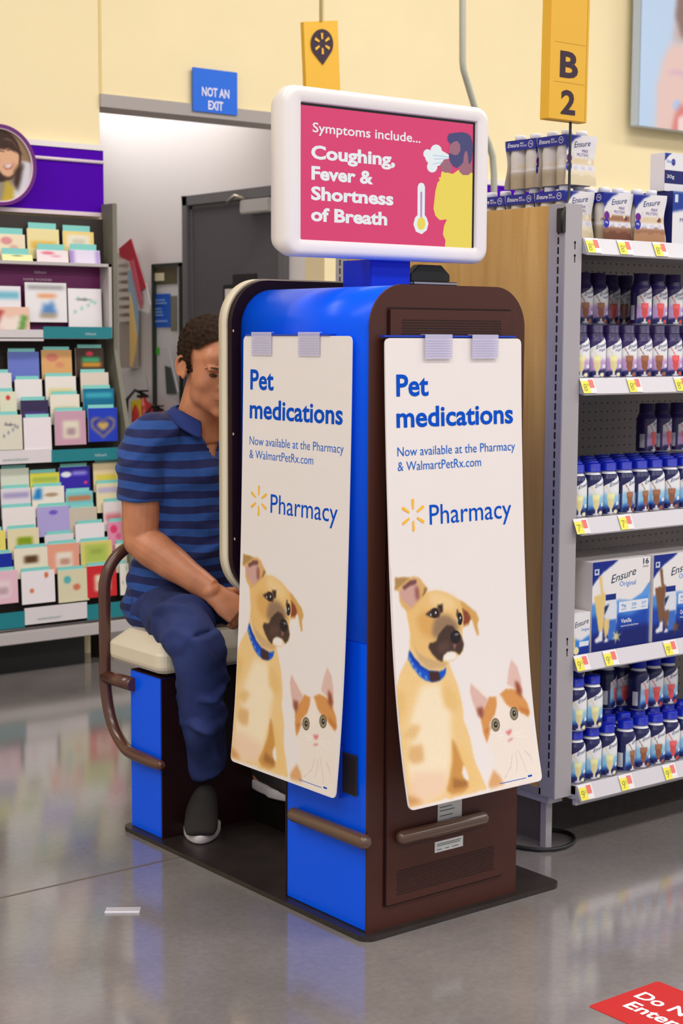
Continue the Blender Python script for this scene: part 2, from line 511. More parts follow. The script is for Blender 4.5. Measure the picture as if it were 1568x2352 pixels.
def disc(u, v):
    x, z = u - 1, v - 1; r = max(abs(x), abs(z)); h = math.hypot(x, z); s = (r / h if h else 0) * k
    return (x * s, -0.008, z * s)


cv2 = cv
# sample the picture at the disc positions
aa = np.zeros_like(cv.a)
for j in range(90):
    for i in range(90):
        x, _, z = disc(cv.X[j, i], cv.Y[j, i]); aa[j, i] = cv.a[min(89, int((z / k + 1) / 2 * 89)), min(89, int((x / k + 1) / 2 * 89))]
cv.a = aa
cv.grid(m, disc, PRINT); build_print(m, 'photograph', rd)

# large lit picture upper right
a, b = PY(1466, 288, YW - 0.1), PY(1568, 303, YW - 0.1)
x0 = float(a[0]); zb_ = float(a[2])
bp_ = empty('wall_poster', (x0, YW - 0.1, zb_), 'large pale blue poster of a hand and hair high on yellow wall', 'poster')
MB().box(0, 1.6, 0, 0.06, 0, 1.6, mat('poster_edge', (190, 205, 225), 0.5)).build('backing', bp_, bevel=0.004)
cv = Canvas(0.6, 1.0, 90, 150, (186, 210, 238))
u = lambda px, py: (lambda q: (float(q[0]) - x0, float(q[2]) - zb_))(PY(px, py, YW - 0.105))
cv.poly([u(1505, 300), u(1508, 200), u(1525, 130), u(1540, 100), u(1600, 90), u(1600, 330), u(1500, 330)], (226, 196, 190), 0.02)
cv.poly([u(1545, 95), u(1560, -10), u(1600, -10), u(1600, 100)], (196, 176, 172), 0.02)
cv.poly([u(1555, -10), u(1552, 40), u(1568, 92), u(1600, 60), u(1600, -10)], (136, 110, 104), 0.01)
cv.poly([u(1530, 165), u(1550, 172), u(1600, 180), u(1600, 165), u(1550, 160)], (214, 180, 196), 0.005)
cv.oval(*u(1555, 242), 0.035, 0.03, (180, 200, 232), 0.005)
cv.poly([u(1542, 300), u(1550, 262), u(1562, 240), u(1600, 240), u(1600, 330)], (216, 130, 130), 0.01)
cv.poly([u(1556, 305), u(1558, 270), u(1575, 262), u(1575, 310)], (238, 214, 210), 0.006)
m = MB(); cv.grid(m, lambda a, b: (a, -0.003, b), PRINT); build_print(m, 'photograph', bp_)

# electrical conduit with two bends behind the shelving
pts = [PY(x, y, 1.9) for x, y in ((1062, -140), (1062, 60), (1062, 140), (1064, 160), (1070, 180), (1088, 240), (1108, 300), (1122, 330), (1131, 360), (1134, 400), (1134, 500))]
pts = [tuple(p) for p in pts]; pts.insert(0, (pts[0][0], pts[0][1], CEIL_Z)); pts.append((pts[-1][0], pts[-1][1], 0))
o = MB().tube(pts, 0.0125, mat('conduit_grey', (176, 176, 160), 0.4, metal=0.2), 12).build('conduit_pipe')
tag(o, 'grey bent metal conduit dropping behind the display screen', 'pipe')

# hanging yellow marker with pin symbol
YSIGN = mat('amber_sign', (232, 178, 48), 0.55)
hy = 2.2
a, b, c = PY(697, 50, hy), PY(775, 47, hy), PY(783, 204, hy)
tl, tr_ = Vector(a), Vector(b); dn = Vector(PY(703, 195, hy)) - tl
hs = empty('pin_sign', tuple((tl + tr_) / 2), 'hanging amber sign with dark map pin symbol, behind the display', 'sign')
U = (tr_ - tl); UL = U.length; U.normalize(); V = dn.normalized(); org = (tl + tr_) / 2
fs = lambda d: (lambda u, v: tuple(tl + U * u + V * v + Vector((0, -d, 0)) - org))
m = MB(); q = [(0, 0), (UL, 0), (UL, dn.length * 1.7), (0, dn.length * 1.7)]
vs = [fs(0)(*p) for p in q] + [fs(-0.02)(*p) for p in q]
m.add(vs, [(0, 1, 2, 3), (4, 7, 6, 5), (0, 4, 5, 1), (1, 5, 6, 2), (2, 6, 7, 3), (3, 7, 4, 0)], YSIGN); m.build('panel', hs)
m = MB(); r = UL * 0.33; cx, cyy = UL * 0.5, UL * 0.51
pin = [(cx + r * math.cos(t), cyy + r * math.sin(t)) for t in np.radians(np.arange(140, 401, 10))]
pin = pin[::1] + [(cx, cyy + r * 1.45)]
m.flat(pin, fs(0.003), DKINK)
for k in range(6):
    t = math.radians(90 + 60 * k); d = (math.cos(t), math.sin(t)); n = (-d[1], d[0])
    w0, w1 = UL * 0.022, UL * 0.034
    m.flat([(cx + d[0] * UL * 0.1 + n[0] * w0, cyy + d[1] * UL * 0.1 + n[1] * w0), (cx + d[0] * UL * 0.24 + n[0] * w1, cyy + d[1] * UL * 0.24 + n[1] * w1),
            (cx + d[0] * UL * 0.24 - n[0] * w1, cyy + d[1] * UL * 0.24 - n[1] * w1), (cx + d[0] * UL * 0.1 - n[0] * w0, cyy + d[1] * UL * 0.1 - n[1] * w0)], fs(0.005), YSIGN)
m.build('pin_symbol', hs)
MB().tube([(0, 0, 0), (0, 0, CEIL_Z - org.z)], 0.006, mat('pale_cord', (230, 214, 160), 0.6), 8).build('hanging_rod', hs)

# notice board, folder rack, extinguishers on the alcove wall
gx = XW - 0.02
a, b = PX(351, 607, gx), PX(418, 603, gx)
bd = empty('notice_board', (XW, float(a[1]), 1.3), 'tall dark framed board with blue notice beside the grey door', 'board')
y0_, y1_ = float(b[1]), float(a[1]); z1_ = float(a[2]); z0_ = 0.75
Yl = lambda y: y - y1_; Zl = lambda z: z - 1.3
GRN = mat('dark_green_frame', (44, 52, 44), 0.5)
m = MB(); t = 0.02
m.box(-0.03, 0, Yl(y0_), Yl(y0_) + t, Zl(z0_), Zl(z1_), GRN); m.box(-0.03, 0, Yl(y1_) - t, Yl(y1_), Zl(z0_), Zl(z1_), GRN)
m.box(-0.03, 0, Yl(y0_), Yl(y1_), Zl(z1_) - t, Zl(z1_), GRN); m.build('frame', bd)
MB().box(-0.012, -0.002, Yl(y0_) + t, Yl(y1_) - t, Zl(z0_), Zl(z1_) - t, mat('board_white', (214, 212, 212), 0.6)).build('back_panel', bd)


def pap(x0, x1, yt, yb, col, name, par, d=0.014, x=None):
    p0, p1 = PX(x0, yt, XW), PX(x1, yb, XW)
    m = MB(); m.box(-d - 0.003, -d, float(p1[1]) - y1_, float(p0[1]) - y1_, Zl(float(p1[2])), Zl(float(p0[2])), mat('paper_%d_%d_%d' % col, col, 0.6)); return m.build(name, par)


pap(355, 412, 618, 652, (92, 86, 60), 'leaf_photo', bd); pap(358, 384, 628, 645, (226, 220, 180), 'leaf_note', bd, 0.018)
pp = pap(355, 397, 676, 752, (30, 96, 205), 'blue_notice', bd)
pap(398, 412, 680, 760, (120, 118, 104), 'side_strip', bd)
pap(356, 372, 798, 815, (80, 190, 60), 'green_tag', bd)
m = MB()
for k, (yy, ww) in enumerate(((690, 26), (697, 30), (710, 18), (717, 20), (724, 22), (738, 32))):
    p0, p1 = PX(359, yy, XW), PX(359 + ww, yy, XW)
    m.box(-0.019, -0.0172, float(p1[1]) - y1_, float(p0[1]) - y1_, Zl(float(p0[2])) - 0.005, Zl(float(p0[2])) + 0.005, mat('notice_line', (130, 170, 235), 0.6))
m.build('notice_lines', pp)

fx = XW - 0.1
fr = empty('folder_rack', (XW, float(PX(300, 650, fx)[1]), 1.4), 'beige stepped wall rack of folders left of the notice board', 'rack')
ofy = fr.location.y
BEI = mat('beige_rack', (190, 180, 168), 0.6)


def quad(name, par, pts, col, xx, th=0.006):
    vs = [PX(px, py, xx) for px, py in pts]; loc = np.array(par.location)
    v = [tuple(p - loc) for p in vs] + [tuple(p - loc + np.array([th, 0, 0])) for p in vs]; n = len(vs)
    m = MB(); m.add(v, [tuple(range(n)), tuple(range(n, 2 * n))[::-1]] + [(i, (i + 1) % n, n + (i + 1) % n, n + i) for i in range(n)], mat('paper_%d_%d_%d' % col, col, 0.6)); return m.build(name, par)


quad('rack_back', fr, [(270, 580), (292, 582), (300, 640), (300, 845), (275, 845)], (176, 166, 154), fx + 0.03, 0.05)
for k in range(8):
    yy = 595 + k * 19
    quad('pocket', fr, [(270, yy), (294 + k * 0.5, yy), (294 + k * 0.5, yy + 10), (270, yy + 12)], (206, 198, 188), fx + 0.012 - k * 0.002)
quad('red_folder', fr, [(272, 572), (300, 548), (334, 660), (318, 672), (312, 640), (296, 600), (276, 590)], (176, 40, 58), fx - 0.02)
quad('red_folder_inner', fr, [(296, 600), (306, 596), (325, 690), (322, 712)], (198, 92, 110), fx - 0.024)
quad('blue_folder', fr, [(293, 620), (300, 622), (318, 690), (316, 770), (306, 745), (294, 665)], (150, 176, 192), fx - 0.01)
quad('yellow_folder', fr, [(297, 672), (303, 700), (313, 770), (310, 810), (303, 842), (298, 842)], (232, 196, 122), fx - 0.014)
quad('paper_bundle', fr, [(320, 655), (334, 650), (345, 700), (342, 720), (318, 712)], (222, 220, 216), fx - 0.008)
wb = empty('leaning_board', tuple(PX(320, 930, XW - 0.010)), 'plain white board leaning against the alcove wall', 'board')
quad('board', wb, [(276, 862), (296, 850), (330, 850), (350, 960), (350, 1500), (330, 1500), (303, 1200)], (226, 224, 222), XW - 0.010)
xe = XW - 0.085
for px, py, sc_, lb in ((328, 935, 1.0, 'red fire extinguisher with yellow tag just above the seated man'), (366, 945, 0.8, 'small red fire extinguisher behind the man, beside the dark frame')):
    if sc_ < 1: xe = XW - 0.078
    c = PX(px, py, xe)
    ex = empty('fire_extinguisher', (float(c[0]), float(c[1]), float(c[2]) - 0.2), lb, 'fire extinguisher')
    RED = mat('extinguisher_red', (186, 30, 32), 0.35, coat=0.3)
    MB().lathe([(0, -0.2), (0.055, -0.2), (0.06, -0.18), (0.06, 0.17), (0.045, 0.215), (0.02, 0.235), (0.016, 0.25), (0, 0.25)], RED, seg=20).build('cylinder', ex)
    m = MB(); m.box(-0.03, 0.03, -0.012, 0.012, 0.25, 0.265, BLACK); m.box(-0.04, 0.03, -0.01, 0.01, 0.28, 0.29, BLACK); m.build('handle', ex)
    MB().tube([(0.02, 0.0, 0.26), (-0.03, 0.03, 0.29), (-0.06, 0.06, 0.24), (-0.075, 0.05, 0.1), (-0.07, 0.03, -0.05)], 0.009, BLACK, 8).build('hose', ex)
    ex.scale = (sc_,) * 3
    if sc_ == 1.0: quad('inspection_tag', ex, [(300, 922), (322, 916), (322, 962), (302, 966)], (226, 206, 40), XW - 0.13)
c = PX(410, 870, XW - 0.1)
lr = empty('leaflet_holder', tuple(float(v) for v in c), 'white leaflet holder mounted low behind the man', 'holder')
quad('holder_back', lr, [(372, 800), (386, 800), (408, 900), (400, 920), (372, 905)], (200, 198, 200), XW - 0.1)
quad('dark_pocket', lr, [(378, 840), (390, 845), (404, 905), (382, 905)], (60, 70, 66), XW - 0.11)
# ------------------------------------------------------------------ the health kiosk (footprint 0..0.455 x 0..1.02)
K = empty('health_kiosk', (0, 0, 0), 'blue and brown sit-down health screening kiosk with cream seat', 'kiosk')
T = 1.435
plate = round_rect(-0.022, 0.592, -0.022, 1.03, 0.03)
MB().prism(plate, 0, 0.012, mat('worn_dark_plate', (40, 33, 31), 0.4, noise=0.25, nscale=14), 'z').build('base_plate', K)
m = MB(); m.prism(round_rect(0.003, 0.452, 0.66, T, 0.09, 14, bottom=False), 0.004, 0.49, BLUE, smooth=True)
o = m.build('cowl', K, auto=True)
MB().box(0.003, 0.452, 0.004, 0.305, 0.013, 0.66, BLUE).build('column', K, bevel=0.002)
MB().box(0.001, 0.454, 0.302, 0.307, 0.013, 0.66, BROWN_DK).build('column_front', K)
m = MB(); m.prism(round_rect(0.0, 0.455, 0.012, T + 0.002, 0.092, 14, bottom=False), 0.0, 0.006, BROWN)
m.build('back_panel', K, auto=True)
# service door: dark seam and slightly raised panel
m = MB(); m.prism(round_rect(0.045, 0.410, 0.0615, 1.387, 0.004), -0.0012, 0.0, BROWN_DK); o = m.build('door_seam', K)
m = MB(); m.prism(round_rect(0.050, 0.406, 0.066, 1.383, 0.003), -0.0065, -0.001, BROWN); sd = m.build('service_door', K, bevel=0.0018)


def grille(x0, x1, z0, z1, nx, nz, y, r):
    m = MB()
    for j in range(nz):
        for i in range(nx - (j % 2)):
            cx = x0 + (i + 0.5 + 0.5 * (j % 2)) * (x1 - x0) / nx; cz = z0 + (j + 0.5) * (z1 - z0) / nz
            m.add([(cx + r * math.cos(k * math.pi / 3), y, cz + r * math.sin(k * math.pi / 3)) for k in range(6)], [tuple(range(6))], HOLE)
    m.recalc = False
    return m


grille(0.08, 0.377, 1.305, 1.363, 52, 10, -0.0072, 0.0019).build('vent_grille', sd)
grille(0.078, 0.378, 0.083, 0.142, 46, 10, -0.0072, 0.0021).build('vent_grille', sd)
m = MB(); m.box(-0.0015, 0.0, 0.037, 0.088, 0.314, 0.406, mat('grille_brown', (60, 48, 46), 0.6)); sv = m.build('side_vent', K)
m = MB()
for j in range(24):
    for i in range(12):
        cy_ = 0.040 + (i + 0.5 * (j % 2) + 0.25) * 0.0038; cz = 0.317 + j * 0.0036
        m.add([(-0.0022, cy_ + 0.0013 * math.cos(k * math.pi / 3), cz + 0.0013 * math.sin(k * math.pi / 3)) for k in range(6)], [tuple(range(6))], HOLE)
m.build('vent_holes', sv)
# bumpers
BUMP = mat('brown_rubber_bumper', (92, 66, 52), 0.28, coat=0.4)


def capsule(p0, p1, r, mt, n=6):
    p0, p1 = Vector(p0), Vector(p1); d = (p1 - p0).normalized(); path = []; rs = []
    for k in range(n + 1):
        a = math.pi / 2 * k / n; path.append(p0 - d * r * math.cos(a) * 0.9); rs.append(max(0.0005, r * math.sin(a)))
    for k in range(n + 1):
        a = math.pi / 2 * k / n; path.append(p1 + d * r * math.sin(a) * 0.9); rs.append(max(0.0005, r * math.cos(a)))
    return MB().tube(path, rs, mt, 16)


o = capsule((0.085, -0.018, 0.219), (0.327, -0.018, 0.219), 0.016, BUMP).build('bumper', K)
o = capsule((-0.012, 0.255, 0.224), (-0.012, -0.005, 0.224), 0.017, BUMP).build('bumper', K)
# stickers
m = MB(); m.box(0.199, 0.272, -0.0078, -0.0066, 0.222, 0.296, mat('sticker_white', (205, 205, 208), 0.5)); st = m.build('service_sticker', sd)
GI = mat('sticker_ink', (96, 110, 104), 0.6); m = MB(); f_ = lambda u, v: (u, -0.0083, v)
for t_, x_, z_, w_ in (('Please Call', 0.222, 0.283, 0.028), ('1-800-000-0000', 0.219, 0.275, 0.034), ('Store  0213', 0.204, 0.262, 0.038), ('Serial  004020', 0.204, 0.254, 0.045), ('Date  10/2012', 0.204, 0.242, 0.04), ('www', 0.238, 0.231, 0.022), ('', 0, 0, 0)):
    if t_: m.box(x_, x_ + w_, -0.0083, -0.0079, z_, z_ + 0.0022, GI)
m.build('sticker_text', st)
m = MB(); m.box(0.191, 0.277, -0.0078, -0.0066, 0.160, 0.185, mat('sticker_white', (205, 205, 208), 0.5)); st = m.build('notice_sticker', sd)
m = MB()
for x_, z_, w_ in ((0.197, 0.178, 0.074), (0.197, 0.174, 0.07), (0.197, 0.165, 0.015), (0.222, 0.165, 0.012), (0.243, 0.165, 0.02)): m.box(x_, x_ + w_, -0.0083, -0.0079, z_, z_ + 0.0018, GI)
m.build('sticker_text', st)
# brown flange and cream rim round the user side
m = MB(); m.prism(round_rect(-0.022, 0.477, 0.700, T + 0.022, 0.105, 14), 0.490, 0.508, BROWN_DK, smooth=True); m.build('flange', K, auto=True)
m = MB(); m.prism(round_rect(-0.026, 0.481, 0.696, T + 0.026, 0.108, 14), 0.508, 0.540, CREAM, smooth=True); rim = m.build('console_rim', K, auto=True)
for px, py in ((536, 760), (536, 997), (539, 1238)):
    q = PX(px, py, -0.026); m = MB(); n = 12
    vs = [(-0.0265, float(q[1]) + 0.0035 * math.cos(k * math.pi / 6), float(q[2]) + 0.0035 * math.sin(k * math.pi / 6)) for k in range(n)] + [(-0.0285, float(q[1]), float(q[2]))]
    m.add(vs, [(k, (k + 1) % n, n) for k in range(n)], SCREW, True); m.build('screw', rim)
MB().box(0.05, 0.405, 0.540, 0.546, 0.95, 1.36, BROWN_DK).build('console_fascia', K, bevel=0.002)
MB().box(0.09, 0.365, 0.546, 0.549, 1.08, 1.30, mat('console_glass', (30, 40, 60), 0.15)).build('console_screen', K)
# legroom
MB().box(0.285, 0.350, 0.665, 0.90, 0.013, 0.098, mat('black_step', (16, 8, 8), 0.9, spec=0.1)).build('foot_step', K, bevel=0.004)
# sign rails holding the posters
RAIL = mat('blue_rail', (14, 60, 190), 0.35)
MB().box(0.022, 0.408, -0.021, -0.006, 1.3235, 1.3275, RAIL).build('sign_rail', K)
MB().box(-0.018, 0.0, 0.12, 0.44, 1.3265, 1.3295, RAIL).build('sign_rail', K)
MB().box(-0.012, 0.0, 0.088, 0.094, 0.30, 0.42, RAIL).build('sign_bracket', K)
# seat side
m = MB(); m.box(0.0, 0.455, 0.857, 1.010, 0.012, 0.438, BLUE); o = m.build('seat_pedestal', K, bevel=0.002)
MB().box(0.001, 0.454, 0.853, 0.857, 0.012, 0.437, BROWN_DK).build('pedestal_front', K)
MB().box(0.001, 0.454, 0.857, 1.008, 0.438, 0.441, BROWN_DK).build('pedestal_top', K)


def seat_mesh():
    m = MB(); rings = []
    x0, x1, y0, y1 = -0.012, 0.47, 0.835, 1.115
    for z, ins, r in ((0.452, 0.010, 0.025), (0.462, 0.002, 0.028), (0.470, 0.0, 0.028), (0.500, 0.0, 0.028), (0.506, 0.003, 0.028), (0.520, 0.018, 0.025), (0.536, 0.036, 0.02), (0.541, 0.044, 0.016)):
        rings.append([(x, y, z) for x, y in round_rect(x0 + ins, x1 - ins, y0 + ins, y1 - ins, r, 5)])
    n = len(rings[0]); v = [p for r_ in rings for p in r_]
    f = [(i * n + k, i * n + (k + 1) % n, (i + 1) * n + (k + 1) % n, (i + 1) * n + k) for i in range(len(rings) - 1) for k in range(n)]
    f += [tuple(range(n))[::-1], tuple(range((len(rings) - 1) * n, len(rings) * n))]
    m.add(v, f, CREAM, False); return m


o = seat_mesh().build('seat', K, bevel=0.0012)
MB().box(0.03, 0.42, 0.87, 1.09, 0.441, 0.453, BLACK).build('seat_plate', K)
# tube frame: bumper end, up behind the seat, over as a back hoop
TUBE = mat('brown_tube', (86, 48, 36), 0.28, coat=0.4)
path = []
yb = 1.122
path += [(-0.012, 0.838, 0.215), (-0.012, 0.90, 0.215), (-0.012, 0.985, 0.217), (-0.012, 1.02, 0.225), (-0.012, 1.06, 0.25), (-0.012, 1.09, 0.285), (-0.012, 1.112, 0.335), (-0.012, yb, 0.40)]
path += [(-0.012, yb, z) for z in (0.47, 0.55, 0.60, 0.64)]
for k in range(1, 7):
    a = math.pi / 2 * k / 6; path.append((-0.012 + 0.12 * (1 - math.cos(a)), yb, 0.64 + 0.12 * math.sin(a)))
path += [(0.2, yb, 0.76), (0.345, yb, 0.76)]
for k in range(1, 7):
    a = math.pi / 2 * k / 6; path.append((0.345 + 0.12 * math.sin(a), yb, 0.76 - 0.12 * (1 - math.cos(a))))
path += [(0.465, yb, 0.5), (0.465, yb, 0.3), (0.465, 1.05, 0.217), (0.465, 0.85, 0.215)]
rs = [0.002] + [0.0165] * (len(path) - 2) + [0.002]
path = [(path[0][0], path[0][1] - 0.01, path[0][2])] + path; rs = [0.002, 0.013] + rs[1:]
pp, rr_ = [], []
for i in range(len(path) - 1):
    P_ = [Vector(path[max(0, min(len(path) - 1, i + d_))]) for d_ in (-1, 0, 1, 2)]
    for k in range(4):
        t = k / 4; pp.append(0.5 * (2 * P_[1] + (P_[2] - P_[0]) * t + (2 * P_[0] - 5 * P_[1] + 4 * P_[2] - P_[3]) * t * t + (P_[3] - P_[0] - 3 * P_[2] + 3 * P_[1]) * t ** 3)); rr_.append(rs[i] * (1 - t) + rs[i + 1] * t)
pp.append(Vector(path[-1])); rr_.append(rs[-1])
MB().tube(pp, rr_, TUBE, 16).build('back_hoop', K)
MB().tube([(-0.012, yb, 0.402), (-0.008, 1.06, 0.402), (-0.004, 0.985, 0.402)], 0.0185, TUBE, 14).build('hoop_bracket', K)
MB().tube([(0.465, yb, 0.402), (0.46, 1.06, 0.402), (0.456, 1.0, 0.402)], 0.0185, TUBE, 14).build('hoop_bracket', K)
MB().box(0.195, 0.314, 0.24, 0.345, T - 0.01, 1.5015, mat('blue_post_enamel', (0, 46, 190), 0.4, spec=0.2)).build('display_post', K, bevel=0.001)

# ------------------------------------------------------------------ display
TV = empty('display_screen', (0.22, 0.2, 1.5), 'white framed screen above kiosk reading Symptoms include Coughing, Fever', 'screen')
loc = np.array((0.22, 0.2, 1.5))
x0, x1, z0, z1 = -0.078, 0.528, 1.500, 1.868
SHELLM = mat('off_white_shell', (238, 231, 230), 0.38, coat=0.1)


def shell():
    m = MB(); secs = [(0.018, 0.0, 0.033), (0.0, 0.009, 0.03), (-0.002, 0.014, 0.028)]
    outer = [(0.285, -0.03, 0.02), (0.27, -0.012, 0.03), (0.235, 0.0, 0.035), (0.214, 0.0, 0.035), (0.206, 0.003, 0.033), (0.201, 0.008, 0.031), (0.200, 0.014, 0.028)]
    inner = [(0.200, None), (0.2015, 'a'), (0.206, 'b')]
    rings = []
    for y, g, r in outer:
        g = -g if g < 0 else g
        rings.append([(x, y, z) for x, z in round_rect(x0 + g, x1 - g, z0 + g, z1 - g, r, 6)])
    sx0, sx1, sz0, sz1 = -0.037, 0.488, 1.534, 1.8345
    for y, g in ((0.200, 0.0), (0.2015, 0.0015), (0.212, 0.003)):
        rings.append([(x, y, z) for x, z in round_rect(sx0 + g, sx1 - g, sz0 + g, sz1 - g, 0.004, 6)])
    n = len(rings[0]); v = [tuple(np.array(p) - loc) for r_ in rings for p in r_]
    f = [(i * n + k, i * n + (k + 1) % n, (i + 1) * n + (k + 1) % n, (i + 1) * n + k) for i in range(len(rings) - 1) for k in range(n)]
    f.append(tuple(range(n)))
    m.add(v, f, SHELLM, True); return m


o = shell().build('bezel', TV)
o.data.set_sharp_from_angle(angle=0.9) if hasattr(o.data, 'set_sharp_from_angle') else None
lt = lambda d: (lambda u, v: (u - loc[0], -d, v - loc[2]))
m = MB(); m.box(-0.037 - loc[0], 0.488 - loc[0], 0.009, 0.02, 1.534 - loc[2], 1.8345 - loc[2], mat('screen_border_black', (10, 8, 10), 0.12)); m.build('screen_surround', TV)
# emissive picture
def em(name, rgb, s=0.92):
    m = mat(name, (8, 8, 8), 0.25, emit=rgb, estr=s); return m


PK = em('screen_pink', (230, 62, 118)); EW = em('screen_white', (245, 250, 252)); EY = em('screen_yellow', (250, 224, 92)); EH = em('screen_indigo', (72, 70, 122)); EF = em('screen_mauve', (168, 108, 126)); EL = em('screen_lightblue', (170, 214, 240)); EM2 = em('screen_purple', (196, 150, 214))
sp = MB(); sx1_ = 0.4785
sp.flat([(-0.036, 1.5345), (sx1_, 1.5345), (sx1_, 1.8265), (-0.036, 1.8265)], lt(-0.0085), PK); scr = sp.build('screen_panel', TV)
m = MB(); f = lt(-0.0080)
m.text('Symptoms include...', 0.002, 1.771, 0.312, 0.0205, f, EW, 0.012)
m.build('heading', TV); m = MB()
m.text('Coughing,', -0.002, 1.7140, 0.240, 0.0285, f, EW, 0.036)
m.text('Fever &', -0.001, 1.6690, 0.175, 0.0285, f, EW, 0.036)
m.text('Shortness', -0.002, 1.6250, 0.236, 0.0285, f, EW, 0.036)
m.text('of Breath', -0.002, 1.5790, 0.218, 0.0285, f, EW, 0.036)
m.build('caption', TV)


def tvp(pts):  # traced picture outline on the screen plane
    return [(float(q[0]), float(q[2])) for q in (PY(620 + a / 3.015, 180 + b / 3.015, 0.2) for a, b in pts)]


def clipx(pts): return [(min(x, sx1_ - 0.0002), max(z, 1.5347)) for x, z in pts]


m = MB(); f1, f2, f3, f4 = lt(-0.0080), lt(-0.0077), lt(-0.0074), lt(-0.0071)
m.flat(clipx(tvp([(1205, 640), (1280, 660), (1320, 632), (1430, 655), (1430, 1190), (1225, 1170), (1230, 1120), (1212, 1080), (1220, 1020), (1240, 975), (1190, 980), (1160, 950), (1147, 900), (1160, 780), (1175, 720), (1190, 705), (1183, 685), (1198, 682), (1200, 660)])), f1, EY)
m.flat(clipx(tvp([(1190, 600), (1215, 565), (1240, 560), (1262, 575), (1275, 610), (1262, 650), (1230, 652), (1200, 640)])), f2, EF)
m.flat(clipx(tvp([(1345, 520), (1400, 480), (1405, 590), (1414, 620), (1414, 640), (1390, 668), (1350, 668), (1325, 645), (1320, 615), (1345, 590)])), f2, EF)
m.flat(clipx(tvp([(1243, 425), (1243, 400), (1255, 380), (1290, 375), (1340, 370), (1380, 378), (1405, 400), (1416, 440), (1418, 500), (1412, 560), (1400, 588), (1388, 590), (1385, 540), (1378, 505), (1366, 502), (1356, 530), (1352, 580), (1330, 605), (1305, 622), (1280, 605), (1262, 580), (1252, 540), (1252, 500), (1262, 450), (1250, 440)])), f3, EH)
m.flat(clipx(tvp([(1250, 515), (1255, 465), (1280, 440), (1310, 432), (1328, 455), (1332, 495), (1315, 525), (1290, 530), (1270, 520)])), f4, EF)
m.flat(clipx(tvp([(1378, 505), (1384, 540), (1388, 590), (1366, 600), (1350, 590), (1356, 530), (1366, 502)])), f4, EF)
m.build('cougher_figure', TV)
m = MB()
for cx_, cy_, r in ((1105, 520, 30), (1165, 500, 42), (1175, 560, 38), (1130, 545, 42), (1138, 610, 38)):
    m.flat(tvp([(cx_ + r * 0.95 * math.cos(t / 10 * math.pi), cy_ + r * 1.05 * math.sin(t / 10 * math.pi)) for t in range(20)]), f1, EW)
m.flat(tvp([(1190, 490), (1255, 528), (1252, 555), (1220, 560), (1195, 600), (1150, 610), (1120, 560)]), f1, EW)
for a_, b_, c_, d_ in ((1142, 528, 1250, 540), (1152, 555, 1245, 552), (1143, 590, 1215, 575)):
    m.flat(tvp([(a_, b_), (c_, d_), (c_, d_ + 5), (a_, b_ + 5)]), f2, EL)
m.build('cough_cloud', TV)
m = MB()
m.flat(tvp([(1037, 750), (1045, 728), (1062, 720), (1080, 728), (1088, 750), (1086, 945), (1100, 965), (1112, 1005), (1100, 1050), (1065, 1078), (1025, 1060), (1008, 1010), (1018, 965), (1036, 945)]), f1, EW)
m.flat(tvp([(1055, 790), (1062, 778), (1069, 790), (1067, 960), (1055, 960)]), f2, EM2)
m.flat(tvp([(1056, 960), (1066, 960), (1085, 975), (1092, 1010), (1080, 1040), (1060, 1050), (1040, 1038), (1031, 1008), (1040, 975)]), f2, EY)
m.build('thermometer', TV)

o = MB(); o.box(-0.07, 0.07, -0.03, 0.03, 0, 0.012, BLACK); o.box(-0.07, 0.07, -0.032, 0.03, 0.012, 0.02, mat('grey_strip', (150, 145, 150), 0.3))
o.prism([(-0.062, 0.02), (0.062, 0.02), (0.062, 0.038), (0.035, 0.06), (-0.035, 0.06), (-0.062, 0.038)], -0.012, 0.012, BLACK)
o = o.build('card_holder', bevel=0.002, loc=(0.386, 0.262, T)); tag(o, 'small black plastic holder beside the blue post on kiosk top', 'holder')

# ------------------------------------------------------------------ the two hanging posters
ZB = [0.25, 0.33, 0.42, 0.6, 0.82, 1.1, 1.3, 1.34]; DB = [0.13, 0.106, 0.087, 0.060, 0.042, 0.027, 0.020, 0.020]


def bow(z): return float(np.interp(z, ZB, DB))


_kz = np.linspace(0.25, 1.34, 60); _kd = np.interp(_kz, ZB, DB)
for _ in range(40): _kd[1:-1] = (_kd[:-2] + _kd[1:-1] * 2 + _kd[2:]) / 4
def bow(z): return float(np.interp(z, _kz, _kd))


def RP(px, py):  # photo pixel -> (u, z) on the front poster
    y = -0.04
    for _ in range(15):
        p = PY(px, py, y); y = -bow(p[2])
    return float(p[0]) - 0.024, float(p[2])


def ZM(a, b): return RP(870 + a / 4.126, 1300 + b / 4.126)


PZ0, PZ1, PWD = 0.313, 1.3215, 0.401
P1 = empty('pet_poster', (0.024, 0, 0), 'tall white poster hanging on the brown back face reading Pet medications', 'poster', 'pet medication posters')
on = lambda d: (lambda u, v: (u, -bow(v) - d, v))
pc = Canvas(0.42, 0.56, 260, 350, (238, 230, 228))
Zo = 0.30                      # picture canvas starts at this height


def zz(L_): return [(a, b - Zo) for a, b in (ZM(*p) for p in L_)]


def blob(L_, col, soft=0.0, al=1.0): pc.poly(zz(L_), col, soft * 0.72, al)


def eye(cx_, cy_, rx, ry, col, soft=0.0, al=1.0):
    u_, v_ = zz([(cx_, cy_)])[0]; s_ = 0.000305
    pc.oval(u_, v_, rx * s_, ry * s_, col, soft, al)


